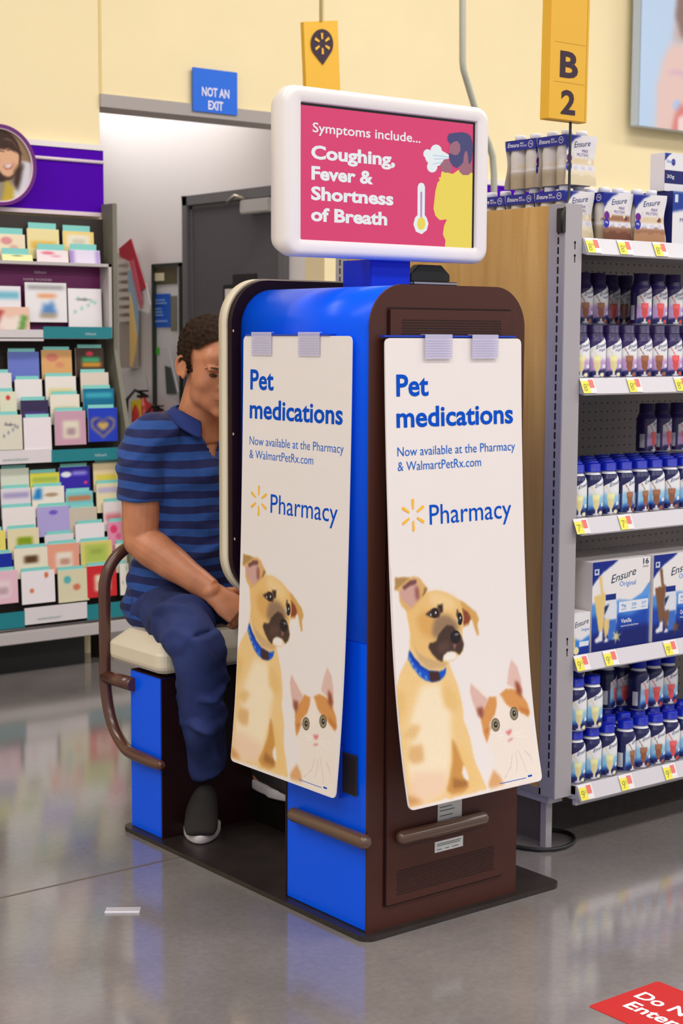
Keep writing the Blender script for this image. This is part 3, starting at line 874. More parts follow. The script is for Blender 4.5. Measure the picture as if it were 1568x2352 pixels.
TAN, TAN2, TAN3 = (226, 186, 120), (240, 206, 150), (206, 152, 78)
body = [(255, 440), (285, 560), (292, 640), (285, 800), (270, 880), (225, 960), (190, 1040), (170, 1130), (140, 1200), (140, 1500), (190, 2300), (300, 2290), (700, 2200), (1025, 2115), (1000, 2060), (960, 1960), (915, 1870), (885, 1760), (865, 1640), (840, 1560), (800, 1460), (795, 1360), (775, 1250), (745, 1130), (700, 1020), (665, 930), (600, 700)]
blob(body, (238, 202, 140), 0.0012)
blob([(300, 700), (380, 900), (480, 980), (620, 960), (660, 900), (560, 880), (420, 760)], (206, 170, 122), 0.004)
blob([(400, 1130), (580, 1110), (600, 1250), (700, 1340), (680, 1450), (680, 1600), (690, 1700), (660, 2000), (600, 2150), (450, 2230), (380, 2200), (290, 2000), (270, 1900), (310, 1650), (260, 1600), (300, 1450), (350, 1280)], (246, 228, 196), 0.012)
blob([(150, 1180), (250, 1200), (230, 1400), (170, 1500), (150, 1400)], (228, 186, 116), 0.008, .8)
blob([(300, 1500), (400, 1510), (340, 1650), (220, 1620)], (226, 184, 118), 0.006, .8)
blob([(290, 1710), (410, 1690), (430, 1850), (330, 1880), (270, 1830)], (222, 176, 116), 0.006, .9)
blob([(600, 1120), (700, 1180), (760, 1300), (720, 1400), (620, 1330)], (232, 192, 124), 0.008)
blob([(330, 1950), (640, 1950), (640, 2150), (420, 2240), (260, 2200)], (240, 204, 176), 0.012, .8)
blob([(700, 1700), (800, 1720), (880, 1860), (960, 2060), (860, 2130), (800, 1900)], (238, 198, 130), 0.006)
blob([(690, 1630), (730, 1700), (800, 1880), (785, 1960), (830, 2020), (852, 2090), (790, 2150), (690, 2165), (640, 2130), (670, 2000), (695, 1850)], (206, 148, 76), 0.004)
blob([(700, 2010), (840, 2040), (830, 2090), (700, 2110)], (150, 96, 50), 0.004, .7)
blob([(800, 1890), (830, 1940), (848, 2000), (845, 2040), (805, 2010), (788, 1960)], (238, 230, 228), 0.001)
blob([(560, 2250), (640, 2190), (650, 2210), (600, 2235)], (236, 230, 228), 0.001)
blob([(250, 2170), (330, 2190), (420, 2235), (300, 2275), (255, 2230)], (204, 140, 80), 0.006, .8)
# ears
blob([(755, 320), (800, 340), (860, 390), (920, 440), (945, 500), (930, 560), (946, 650), (932, 662), (910, 610), (880, 510), (855, 520), (850, 560), (795, 582), (785, 470)], (212, 164, 92), 0.0008)
blob([(775, 395), (840, 435), (868, 490), (850, 540), (795, 560)], (136, 66, 44), 0.003)
blob([(152, 112), (290, 108), (330, 98), (380, 110), (420, 160), (462, 215), (440, 270), (400, 350), (350, 420), (300, 455), (265, 440), (215, 380), (190, 330), (188, 240), (150, 230)], (220, 176, 112), 0.0008)
blob([(225, 205), (290, 150), (350, 130), (370, 200), (385, 300), (345, 355), (300, 395), (250, 350), (205, 300), (190, 240)], (206, 162, 152), 0.003)
blob([(215, 200), (290, 140), (355, 130), (350, 170), (290, 190), (240, 230)], (120, 74, 70), 0.003)
blob([(335, 200), (372, 200), (385, 300), (350, 330)], (150, 92, 84), 0.004)
blob([(430, 200), (458, 215), (430, 280), (405, 300)], (120, 84, 44), 0.003, .7)
blob([(152, 112), (292, 108), (225, 172), (150, 230)], (176, 138, 84), 0.001)
# head
blob([(290, 600), (262, 440), (330, 400), (400, 310), (460, 240), (500, 240), (560, 233), (640, 253), (700, 283), (757, 320), (782, 380), (797, 470), (800, 560), (790, 600), (785, 660), (800, 740), (795, 800), (770, 840), (740, 850), (720, 890), (670, 905), (600, 915), (480, 880), (380, 830), (310, 740)], (232, 190, 122), 0.0008)
blob([(470, 250), (560, 245), (700, 300), (740, 400), (640, 420), (480, 360)], (238, 206, 150), 0.01)
blob([(430, 420), (520, 500), (560, 600), (500, 700), (400, 640), (350, 500)], (216, 162, 88), 0.01, .8)
blob([(520, 500), (600, 460), (670, 470), (740, 540), (760, 610), (600, 620), (540, 700), (500, 640)], (150, 120, 92), 0.007)
blob([(640, 560), (690, 565), (740, 620), (778, 660), (802, 740), (790, 800), (762, 842), (720, 812), (660, 820), (610, 850), (600, 912), (560, 892), (500, 830), (465, 770), (478, 730), (540, 715), (560, 650), (600, 600)], (70, 50, 44), 0.003)
blob([(560, 740), (640, 700), (680, 760), (620, 820), (560, 820)], (96, 68, 58), 0.006, .8)
blob([(612, 850), (650, 812), (705, 812), (740, 842), (716, 885), (650, 905), (608, 888)], (240, 234, 228), 0.0015)
eye(722, 672, 50, 48, (30, 24, 28)); eye(735, 648, 22, 9, (110, 104, 112), .001)
blob([(700, 735), (735, 745), (715, 790), (705, 785)], (150, 100, 92), 0.001)
blob([(548, 368), (600, 360), (606, 430), (580, 450), (560, 400)], (50, 36, 32), 0.002)
blob([(435, 458), (500, 405), (560, 400), (580, 440), (570, 490), (500, 490)], (70, 46, 36), 0.002)
eye(527, 445, 38, 36, (44, 28, 30)); eye(536, 442, 8, 9, (210, 215, 225)); eye(490, 462, 5, 10, (180, 190, 205))
blob([(735, 410), (752, 420), (748, 470), (732, 480)], (50, 36, 32), 0.002)
eye(764, 500, 26, 46, (30, 22, 26)); eye(768, 492, 6, 10, (200, 205, 215)); eye(743, 515, 5, 22, (160, 175, 205))
# collar
blob([(285, 795), (330, 870), (400, 950), (470, 995), (560, 1005), (610, 985), (634, 958), (632, 1015), (602, 1062), (560, 1090), (500, 1097), (440, 1085), (380, 1040), (310, 950), (275, 880)], (10, 80, 205), 0.0004)
blob([(285, 795), (330, 870), (400, 950), (470, 995), (560, 1005), (480, 1015), (390, 970), (310, 890)], (6, 50, 160), 0.0005)
blob([(470, 1000), (565, 1000), (582, 1075), (520, 1098), (484, 1094)], (66, 36, 36), 0.0006)
for a_, b_ in ((445, 1060), (390, 1022), (347, 978), (315, 930), (292, 880)): blob([(a_ - 12, b_ - 18), (a_ - 2, b_ - 18), (a_ + 12, b_ + 16), (a_ + 2, b_ + 16)], (200, 215, 240), 0.0003)
# kitten
catp = [(865, 1105), (920, 1130), (990, 1190), (1040, 1242), (1110, 1235), (1200, 1165), (1210, 1100), (1225, 980), (1250, 880), (1300, 940), (1335, 1040), (1350, 1110), (1375, 1200), (1392, 1260), (1415, 1340), (1427, 1400), (1432, 1500), (1460, 1600), (1500, 1800), (1540, 1990), (1400, 2060), (1200, 2110), (1100, 2130), (1028, 2110), (1050, 2000), (1085, 1900), (1100, 1820), (1050, 1730), (1010, 1640), (990, 1560), (960, 1480), (920, 1400), (880, 1290), (855, 1200)]
blob(catp, (240, 228, 218), 0.003)
OR = (216, 150, 84)
blob([(1040, 1242), (1112, 1237), (1118, 1300), (1100, 1400), (1060, 1470), (1035, 1520), (1045, 1600), (1022, 1675), (990, 1600), (968, 1480), (958, 1420), (1000, 1330)], OR, 0.003)
blob([(1140, 1215), (1200, 1165), (1280, 1165), (1365, 1240), (1405, 1300), (1427, 1385), (1412, 1430), (1345, 1392), (1290, 1350), (1250, 1345), (1215, 1320), (1170, 1285)], OR, 0.003)
blob([(1110, 1240), (1150, 1225), (1190, 1290), (1210, 1400), (1180, 1500), (1110, 1420), (1120, 1320)], (244, 230, 220), 0.004)
blob([(868, 1110), (980, 1222), (1035, 1265), (995, 1350), (975, 1440), (930, 1400), (885, 1285), (860, 1190)], (222, 184, 174), 0.003)
blob([(925, 1345), (985, 1335), (990, 1400), (975, 1455), (935, 1410)], (150, 84, 66), 0.005)
blob([(1250, 885), (1305, 950), (1345, 1080), (1355, 1190), (1285, 1160), (1212, 1120), (1225, 990)], (226, 190, 180), 0.003)
blob([(1285, 1085), (1325, 1110), (1352, 1180), (1350, 1245), (1300, 1200)], (150, 76, 48), 0.005)
blob([(1000, 1560), (1060, 1500), (1060, 1540), (1010, 1600)], (190, 110, 50), 0.004, .8)
blob([(1320, 1330), (1420, 1370), (1415, 1410), (1340, 1370)], (190, 108, 46), 0.004, .8)
for a_, b_ in ((1103, 1505), (1278, 1398)):
    eye(a_, b_, 42, 48, (70, 60, 46), .001); eye(a_, b_, 35, 41, (150, 138, 108)); eye(a_ + 1, b_ - 2, 18, 22, (22, 20, 22)); eye(a_ + 3, b_ - 6, 5, 6, (235, 235, 235))
blob([(1192, 1572), (1256, 1543), (1252, 1582), (1228, 1608)], (222, 132, 134), 0.0012)
blob([(1215, 1668), (1230, 1640), (1272, 1628), (1258, 1650), (1232, 1662)], (212, 120, 122), 0.0015, .8)
blob([(1085, 1930), (1150, 2000), (1185, 2070), (1050, 2110), (1035, 2060)], (220, 160, 100), 0.005, .9)
for L_ in ([(1310, 1740), (1340, 1800), (1370, 1860), (1400, 1960)], [(1290, 1760), (1310, 1850), (1300, 1960)], [(1260, 1780), (1250, 1900), (1190, 2010)], [(1380, 1750), (1430, 1800), (1450, 1850)]):
    pc.line(zz(L_), 0.0016, (206, 190, 172), .8)
for L_ in ([(1180, 1600), (1100, 1620)], [(1185, 1620), (1120, 1660)], [(1280, 1590), (1380, 1560)], [(1285, 1610), (1400, 1620)]): pc.line(zz(L_), 0.0012, (248, 244, 240), .9)
rng = np.random.RandomState(4)
inside = (np.abs(pc.a - np.array(hx(238, 230, 228))).sum(2) > 0.06)[..., None]
pc.a = pc.a + inside * rng.normal(0, 0.008, pc.X.shape)[..., None]

out = round_rect(0, PWD, PZ0, PZ1, 0.012, 6)
m = MB(); NZ = 40


def poster_board(m, th=0.004):
    zs = np.linspace(PZ0, PZ1, NZ + 1); n = 0
    zs = sorted(set([PZ0, PZ0 + 0.002, PZ0 + 0.006, PZ0 + 0.012, PZ1 - 0.012, PZ1 - 0.006, PZ1 - 0.002, PZ1] + [float(z) for z in zs[1:-1]]))
    vs = []
    for z in zs:
        r = 0.012; ins = 0.0
        if z < PZ0 + r: ins = r - math.sqrt(max(0, r * r - (PZ0 + r - z) ** 2))
        if z > PZ1 - r: ins = r - math.sqrt(max(0, r * r - (z - PZ1 + r) ** 2))
        y = -bow(z); vs += [(ins, y, z), (PWD - ins, y, z), (PWD - ins, y + th, z), (ins, y + th, z)]
    f = []
    for i in range(len(zs) - 1):
        a = 4 * i
        for e in range(4): f.append((a + e, a + (e + 1) % 4, a + 4 + (e + 1) % 4, a + 4 + e))
    f += [(0, 1, 2, 3), tuple(4 * (len(zs) - 1) + k for k in (3, 2, 1, 0))]
    m.add(vs, f, WHITE)


poster_board(m); m.build('board', P1)
# printed picture: keep only cells inside the board's rounded outline
m = MB(); pc.grid(m, lambda u_, v_: (u_, -bow(v_ + Zo) - 0.0006, v_ + Zo), PRINT)
keep = []
for f_, mm, ss in zip(m.f, m.m, m.sm):
    u_ = sum(m.v[i][0] for i in f_) / 4; v_ = sum(m.v[i][2] for i in f_) / 4
    ok = 0.0015 < u_ < PWD - 0.0015 and v_ > PZ0 + 0.0015 and v_ < 0.835
    if ok:
        ex, ez = min(u_, PWD - u_), v_ - PZ0
        if ex < 0.012 and ez < 0.012 and (0.012 - ex) ** 2 + (0.012 - ez) ** 2 > 0.011 ** 2: ok = False
    if ok: keep.append(f_)
m.f = keep; m.m = [m.m[0]] * len(keep); m.sm = [False] * len(keep)
build_print(m, 'printed_picture', P1)
m = MB()
m.text('Pet', 0.029, 1.1985, 0.091, 0.0455, on(0.0009), BLUEINK, 0.022)
m.text('medications', 0.028, 1.1315, 0.345, 0.0435, on(0.0009), BLUEINK, 0.022)
m.build('headline', P1); m = MB()
m.text('Now available at the Pharmacy', 0.029, 1.0690, 0.349, 0.0195, on(0.0009), BLUEINK2, -0.004)
m.text('& WalmartPetRx.com', 0.029, 1.0375, 0.243, 0.0195, on(0.0009), BLUEINK2, -0.004)
m.build('lettering', P1)
m = MB(); cx_, cz_ = 0.069, 0.9405
for k in range(6):
    t = math.radians(90 + 60 * k); d = (math.cos(t), math.sin(t)); n = (-d[1], d[0]); pts_ = []
    for rr, ww in ((0.0125, 0.0022), (0.032, 0.0036), (0.0345, 0.0030), (0.0355, 0.0012)): pts_.append((cx_ + d[0] * rr + n[0] * ww, cz_ + d[1] * rr + n[1] * ww))
    for rr, ww in ((0.0355, -0.0012), (0.0345, -0.0030), (0.032, -0.0036), (0.0125, -0.0022)): pts_.append((cx_ + d[0] * rr + n[0] * ww, cz_ + d[1] * rr + n[1] * ww))
    m.flat(pts_, on(0.0009), YELINK)
m.text('Pharmacy', 0.116, 0.9165, 0.246, 0.0430, on(0.0009), BLUEINK, 0.0)
m.build('pharmacy_logo', P1)
m = MB(); m.box(0.268, 0.350, -bow(0.327) - 0.0012, -bow(0.327) - 0.0006, 0.3265, 0.3278, BLUEINK2)
m.box(0.357, 0.369, -bow(0.330) - 0.0016, -bow(0.330) - 0.0006, 0.3275, 0.3315, BLUEINK); m.build('fine_print', P1)
for u0 in (0.106, 0.244):
    m = MB(); m.box(u0, u0 + 0.078, -0.0285, -0.0272, 1.277, 1.330, CLEAR); m.box(u0, u0 + 0.078, -0.0272, -0.012, 1.3285, 1.330, CLEAR)
    for k in range(7): m.box(u0, u0 + 0.078, -0.0291, -0.0285, 1.283 + k * 0.0055, 1.2837 + k * 0.0055, mat('sleeve_rib', (196, 190, 226), 0.25))
    m.build('hanging_clip', P1)
P2 = dup(P1, (-0.006, 0.452, 0.004), (0, 0, -math.pi / 2), 'tall white pet poster hanging on the blue side face')
P2.scale = (1.02, 0.44, 1.0)
for ch, sh in zip([c for c in P2.children if c.name.startswith('hanging_clip')], (-0.070, -0.030)): ch.location.x = sh
# ------------------------------------------------------------------ shelving unit on the right
GX, GY0, GY1, GXR = 0.75, 0.165, 1.09, 2.15     # end plane, front, back, right end
SH = {'top': 1.570, 's2': 1.220, 's3': 0.864, 's4': 0.510, 'deck': 0.172}
G = empty('shelving_unit', (0, 0, 0), 'grey store shelving unit with light wood end panel stocked with shakes', 'shelving')


def wood_mat():
    m = bpy.data.materials.new('light_maple_laminate'); m.use_nodes = True; nt = m.node_tree; b = nt.nodes['Principled BSDF']
    tc = nt.nodes.new('ShaderNodeTexCoord'); mp = nt.nodes.new('ShaderNodeMapping'); mp.inputs['Scale'].default_value = (9, 9, 0.7)
    n = nt.nodes.new('ShaderNodeTexNoise'); n.inputs['Scale'].default_value = 3; n.inputs['Detail'].default_value = 6; n.inputs['Distortion'].default_value = 0.6
    n2 = nt.nodes.new('ShaderNodeTexNoise'); n2.inputs['Scale'].default_value = 260; n2.inputs['Detail'].default_value = 2
    nt.links.new(tc.outputs['Object'], mp.inputs['Vector']); nt.links.new(mp.outputs['Vector'], n.inputs['Vector']); nt.links.new(tc.outputs['Object'], n2.inputs['Vector'])
    r = nt.nodes.new('ShaderNodeValToRGB'); e = r.color_ramp.elements
    e[0].position = 0.3; e[0].color = (*lin(hx(200, 152, 82)), 1); e[1].position = 0.7; e[1].color = (*lin(hx(220, 174, 104)), 1)
    nt.links.new(n.outputs['Fac'], r.inputs['Fac'])
    mr = nt.nodes.new('ShaderNodeMapRange'); mr.inputs['From Min'].default_value = 0.3; mr.inputs['From Max'].default_value = 0.7; mr.inputs['To Min'].default_value = 0.93; mr.inputs['To Max'].default_value = 1.07
    nt.links.new(n2.outputs['Fac'], mr.inputs['Value'])
    mx = nt.nodes.new('ShaderNodeMixRGB'); mx.blend_type = 'MULTIPLY'; mx.inputs['Fac'].default_value = 1
    nt.links.new(r.outputs['Color'], mx.inputs['Color1']); nt.links.new(mr.outputs['Result'], mx.inputs['Color2']); nt.links.new(mx.outputs['Color'], b.inputs['Base Color'])
    b.inputs['Roughness'].default_value = 0.45
    return m


MB().box(GX + 0.004, GX + 0.024, GY0 + 0.055, GY1 - 0.05, 0.165, 1.652, wood_mat()).build('end_panel', G)
MB().box(GX, GX + 0.035, GY0 + 0.05, GY1 - 0.05, 0.148, 0.165, GREYD).build('panel_channel', G)
UPM = mat('upright_paint', (172, 166, 170), 0.45)
for yy0, yy1, fr_ in ((GY0, GY0 + 0.058, True), (GY1 - 0.058, GY1, False)):
    up = MB().box(GX, GX + 0.062, yy0, yy1, 0.145, 1.655, UPM).build('upright', G, bevel=0.0015)
    ym = yy0 + (0.022 if fr_ else 0.036); m = MB(); zq = 0.20
    while zq < 1.62:
        m.box(GX - 0.0006, GX, ym - 0.0026, ym + 0.0026, zq, zq + 0.017, HOLE); zq += 0.0242
    m.build('upright_slots', up)
    if fr_:
        m = MB()
        for zc in (1.560, 1.528, 0.560, 0.532):
            m.flat([(GX + 0.036 + 0.0035 * math.cos(k * math.pi / 5), zc + 0.0035 * math.sin(k * math.pi / 5)) for k in range(10)], lambda u_, v_: (u_, GY0 - 0.0006, v_), HOLE)
            m.flat([(GX + 0.0345, zc - 0.017), (GX + 0.0375, zc - 0.017), (GX + 0.0375, zc), (GX + 0.0345, zc)], lambda u_, v_: (u_, GY0 - 0.0006, v_), HOLE)
        m.recalc = False
        m.build('keyholes', up)
for fx_, fy_ in ((0.772, 0.215), (0.772, 1.03), (2.1, 0.215)):
    MB().box(fx_, fx_ + 0.022, fy_, fy_ + 0.02, 0.0, 0.15, UPM).build('leg', G)
MB().box(GX + 0.01, GX + 0.06, GY0 + 0.03, 0.62, 0.125, 0.145, GREYM).build('base_bracket', G)
MB().box(GX + 0.058, GX + 0.066, GY0 + 0.08, GY1 - 0.06, 0.0, 0.145, mat('dark_kick_plate', (104, 94, 92), 0.6)).build('kick_plate', G)
MB().box(GX + 0.066, GXR, 0.60, 0.62, 0.0, 0.15, mat('dark_kick_plate', (104, 94, 92), 0.6)).build('kick_plate', G)
MB().box(GX + 0.03, GXR, 0.60, 0.62, 0.15, 1.565, mat('pegboard_back', (150, 142, 140), 0.6)).build('back_panel', G)
m = MB()
for z in np.arange(0.22, 1.55, 0.0254):
    for x in np.arange(0.83, 1.75, 0.0254):
        m.add([(x - 0.0022, 0.5995, z - 0.0022), (x + 0.0022, 0.5995, z - 0.0022), (x + 0.0022, 0.5995, z + 0.0022), (x - 0.0022, 0.5995, z + 0.0022)], [(0, 1, 2, 3)], HOLE)
m.recalc = False
m.build('peg_holes', G)
MB().box(GXR, GXR + 0.03, GY0, GY1, 0.15, 1.655, UPM).build('end_upright', G)
RAILM = mat('price_rail_plastic', (212, 208, 214), 0.35)
TAGY = mat('tag_yellow', (246, 236, 84), 0.5); TAGR = mat('tag_red', (236, 120, 112), 0.5); TAGW = mat('tag_white', (240, 236, 236), 0.5); TAGI = mat('tag_ink', (150, 140, 60), 0.6)
SHM = mat('shelf_deck_paint', (170, 166, 170), 0.4)
for nm, z in SH.items():
    back = 1.07 if nm == 'top' else 0.60
    front = GY0 if nm != 'deck' else 0.150
    x0_ = GX + 0.064
    s_ = MB(); s_.box(x0_, GXR, front + 0.003, back, z - 0.022, z, SHM)
    if nm == 'top': s_.box(GX + 0.03, x0_, GY0 + 0.06, 1.03, z - 0.022, z, SHM)
    sh = s_.build('shelf', G)
    m = MB(); m.prism([(front + 0.004, z + 0.003), (front + 0.001, z + 0.003), (front - 0.016, z - 0.036), (front - 0.013, z - 0.04), (front + 0.004, z - 0.036)], x0_ + 0.002, GXR, RAILM, 'x')
    m.prism([(front + 0.004, z + 0.003), (front + 0.001, z + 0.003), (front - 0.016, z - 0.036), (front + 0.10, z - 0.036), (front + 0.10, z - 0.02)], x0_, x0_ + 0.002, GREYM, 'x')
    if nm == 'deck': m.box(x0_, GXR, front, front + 0.012, z - 0.05, z - 0.035, GREYM)
    m.build('price_rail', sh)


def price_tag(px, nm, digit, label):
    z = SH[nm]; front = (GY0 if nm != 'deck' else 0.150) - 0.001
    q = PY(px, {'top': 568, 's2': 890, 's3': 1212, 's4': 1525, 'deck': 1825}[nm], front - 0.01)
    e = empty('price_tag', (float(q[0]), front, z), label, 'price tag', 'price tags on the shelf edges')
    sl = 17 / 39
    P = lambda u_, v_: (u_, -(0.003 - v_) * sl - 0.0006, v_)
    m = MB(); m.flat([(0, -0.034), (0.050, -0.034), (0.050, 0.003), (0, 0.003)], P, TAGW); m.build('card', e)
    P2_ = lambda u_, v_: (u_, -(0.003 - v_) * sl - 0.0012, v_)
    m = MB(); m.flat([(0.0, -0.034), (0.028, -0.034), (0.028, -0.004), (0, -0.004)], P2_, TAGY); m.flat([(0.028, -0.021), (0.045, -0.021), (0.045, -0.001), (0.028, -0.001)], P2_, TAGR)
    m.build('colour_blocks', e)
    P3 = lambda u_, v_: (u_, -(0.003 - v_) * sl - 0.0017, v_)
    m = MB(); m.text(digit, 0.006, -0.029, None, 0.018, P3, TAGI, -0.01); m.text('97' if digit == '8' else '12', 0.0185, -0.018, None, 0.007, P3, TAGI, -0.01); m.build('price', e)


for px, nm, d_, lb in ((1347, 'top', '8', 'leftmost yellow price tag on the top shelf edge'), (1421, 'top', '8', 'middle yellow price tag on the top shelf edge'), (1503, 'top', '8', 'third yellow price tag on the top shelf edge'),
                       (1336, 's2', '8', 'yellow price tag under the vanilla night bottles, second shelf'), (1443, 's2', '8', 'yellow price tag under the cocoa night bottles, second shelf'), (1551, 's2', '8', 'yellow price tag under the strawberry night bottles, second shelf'),
                       (1321, 's3', '7', 'yellow price tag at left end of the third shelf'), (1423, 's3', '7', 'yellow price tag further along the third shelf'),
                       (1322, 's4', '9', 'yellow price tag below the small vanilla can pack'), (1388, 's4', '9', 'yellow price tag below the 16 pack vanilla carton'), (1526, 's4', '9', 'yellow price tag below the brown drink carton'),
                       (1331, 'deck', '9', 'leftmost yellow price tag on the bottom deck edge'), (1424, 'deck', '9', 'middle yellow price tag on the bottom deck edge'), (1524, 'deck', '9', 'third yellow price tag on the bottom deck edge')):
    price_tag(px, nm, d_, lb)

# ---- shake bottles
FLAV = {'vanilla': ((236, 222, 160), (244, 236, 190)), 'chocolate': ((150, 92, 62), (170, 96, 70)), 'strawberry': ((226, 84, 84), (220, 70, 50))}


def label_canvas(kind, fl):
    W, Hh = 0.182, 0.108                                  # unrolled
    dark = (24, 26, 84) if kind == 'day' else (44, 28, 92)
    cv = Canvas(W, Hh, 96, 58, dark)
    cx = W / 2
    cv.poly([(cx - 0.026, 0.074), (cx + 0.026, 0.104), (cx + 0.034, 0.104), (cx + 0.044, 0.094), (cx + 0.044, 0.0), (cx - 0.026, 0.0)], (240, 240, 243))
    if kind == 'day':
        cv.poly([(cx - 0.026, 0.056), (cx + 0.044, 0.050), (cx + 0.044, 0.0), (cx - 0.026, 0.0)], (150, 205, 238), 0.003)
        cv.poly([(cx - 0.026, 0.022), (cx + 0.044, 0.036), (cx + 0.044, 0.0), (cx - 0.026, 0.0)], (40, 110, 200), 0.003)
    else:
        cv.poly([(cx - 0.026, 0.052), (cx + 0.044, 0.042), (cx + 0.044, 0.0), (cx - 0.026, 0.0)], (196, 160, 214), 0.004)
    cv.poly([(cx - 0.026, 0.014), (cx + 0.044, 0.026), (cx + 0.044, 0.0), (cx - 0.026, 0.0)], (26, 30, 96), 0.001)
    a, b = FLAV[fl]
    cv.poly([(cx - 0.016, 0.055), (cx + 0.006, 0.055), (cx + 0.003, 0.025), (cx - 0.003, 0.012), (cx - 0.007, 0.012), (cx - 0.013, 0.025)], a)
    cv.poly([(cx - 0.016, 0.055), (cx + 0.006, 0.055), (cx + 0.004, 0.043), (cx - 0.013, 0.043)], tuple(min(255, v + 34) for v in a), 0.002, .8)
    cv.line([(cx - 0.020, 0.078), (cx - 0.006, 0.055)], 0.0022, a)
    cv.rect(cx - 0.0075, cx - 0.0025, 0.004, 0.013, (232, 230, 232)); cv.oval(cx - 0.005, 0.003, 0.009, 0.003, (226, 224, 228))
    cv.oval(cx + 0.010, 0.0065, 0.007, 0.0055, b, 0.001)
    cv.rect(cx + 0.012, cx + 0.024, 0.024, 0.034, (228, 236, 246))
    cv.rect(cx - 0.05, cx - 0.035, 0.01, 0.05, (214, 214, 220))
    return cv


LR, LZ0 = 0.0288, 0.004
PROF = [(0, 0.0), (0.024, 0.0), (0.0283, 0.004), (0.0283, 0.086), (0.0272, 0.096), (0.0225, 0.108), (0.0185, 0.113), (0.0185, 0.119), (0, 0.119)]


def lab_r(z):
    return 0.0004 + float(np.interp(z, [p[1] for p in PROF[2:6]], [p[0] for p in PROF[2:6]]))


def cyl(d):
    def f(u_, v_):
        z = LZ0 + v_ * 0.97; r = lab_r(z) + d; a = -math.pi / 2 + (u_ - 0.091) / 0.0289
        return (r * math.cos(a), r * math.sin(a), z)
    return f


def make_bottle(kind, fl):
    nm = 'shake_bottle'
    e = empty(nm, (0, 0, 0), '', 'bottle')
    MB().lathe(PROF, PLASTIC_W, seg=24).build('body', e)
    cm = CAPBLUE if kind == 'day' else CAPDARK
    m = MB(); m.lathe([(0, 0.116), (0.0213, 0.116), (0.0213, 0.1175), (0.0208, 0.118), (0.0208, 0.135), (0.019, 0.1375), (0, 0.1375)], cm, seg=24)
    if kind == 'night': m.lathe([(0.0225, 0.109), (0.0205, 0.1165)], cm, seg=24)
    m.build('cap', e)
    cv = label_canvas(kind, fl); m = MB(); cv.grid(m, cyl(0), PRINT_GL); lb = build_print(m, 'label', e)
    m = MB(); m.text('Ensure', 0.091 - 0.009, 0.076, 0.040, 0.0095, lambda u_, v_: cyl(0.0006)(u_, v_ + (u_ - 0.09) * 0.35), NAVY, 0.0, 0.25)
    if kind == 'night': m.text('Night', 0.091 - 0.001, 0.067, 0.022, 0.006, lambda u_, v_: cyl(0.0006)(u_, v_ + (u_ - 0.09) * 0.2), mat('night_ink', (110, 96, 160), 0.6), 0.0, 0.2)
    m.build('lettering', lb)
    return e


B = {(k, f_): make_bottle(k, f_) for k in ('day', 'night') for f_ in FLAV}
used = set()


def place(kind, fl, x, y, z, label, group, rz=0.0):
    s_ = B[(kind, fl)]
    if (kind, fl) not in used:
        used.add((kind, fl)); s_.location = (x, y, z); s_.rotation_euler = (0, 0, rz); s_['label'] = label; s_['group'] = group; return s_
    return dup(s_, (x, y, z), (0, 0, rz), label, group)


rb = random.Random(7)
FW = {'vanilla': 'vanilla', 'chocolate': 'chocolate', 'strawberry': 'strawberry'}
ORD = ['first', 'second', 'third', 'fourth', 'fifth', 'sixth', 'seventh', 'eighth', 'ninth', 'tenth', 'eleventh', 'twelfth']
V, CH, S_ = 'vanilla', 'chocolate', 'strawberry'


def px2x(px, py, y): return float(PY(px, py, y)[0])


def rot_face(): return 0.0


# second shelf: dark capped night bottles
z = SH['s2'] + 0.0005
row = [(1332, CH), (1353.5, V), (1390, V), (1427.5, CH), (1463.6, CH), (1498.7, CH), (1536, S_), (1572, S_)]
row[0] = (1322, V); row.append((1600, S_))
for j, yy in enumerate((0.205, 0.268, 0.331, 0.394)):
    for i, (px, fl) in enumerate(row):
        x = px2x(px, 800, 0.205)
        if i == 0: x = max(x, 0.848)
        if i == 1: x = max(x, 0.848 + 0.0585)
        x = 0.848 + i * 0.0595 + (rb.uniform(-.0006, .0006))
        if i == 8 and j == 0: continue
        place('night', row[i][1], x, yy, z, '%s dark capped bottle, %s from left, %s, second shelf' % (fl, ORD[i], ('front row', 'second row back', 'third row back', 'fourth row back')[j]), 'dark capped bottles on the second shelf', rb.uniform(-0.12, 0.08) - 0.28)
z2_ = z + 0.1385
for i, (px, fl, yy) in enumerate(((1336, CH, 0.331), (1371, CH, 0.331), (1400, S_, 0.394), (1434, CH, 0.394), (1471, S_, 0.268), (1507, S_, 0.268), (1543, S_, 0.268))):
    gi = [0, 1, 2, 3, 4, 5, 6][i]
    place('night', fl, float(PY(px, 720, yy)[0]), yy, z2_, '%s dark capped bottle stacked on top, %s from left, second shelf' % (fl, ORD[i]), 'dark capped bottles stacked on the second shelf', -0.28 if i != 3 else -0.7)
# third shelf: blue capped bottles
z = SH['s3'] + 0.0005
fl3 = [V, V, V, CH, CH, CH, CH, CH]
for j, yy in enumerate((0.205, 0.268, 0.331, 0.394)):
    for i in range(8):
        place('day', fl3[i], 0.848 + i * 0.0602 + rb.uniform(-.0006, .0006) - 0.0, yy, z, '%s blue capped bottle, %s from left, %s, third shelf' % (fl3[i], ORD[i], ('front row', 'second row back', 'third row back', 'fourth row back')[j]), 'blue capped bottles on the third shelf', rb.uniform(-0.15, 0.1) + (0.15 if i in (3, 4) else -0.28))
for i, (x, yy, fl) in enumerate(((float(PY(1484, 980, 0.394)[0]), 0.394, S_), (float(PY(1519, 980, 0.394)[0]), 0.394, S_), (float(PY(1554, 980, 0.394)[0]), 0.394, S_))):
    place('night', fl, x, yy, z + 0.1385, '%s bottle on top of the blue caps at the back, %s from left' % (fl, ORD[i]), 'bottles stacked at the back of the third shelf', 0.2)
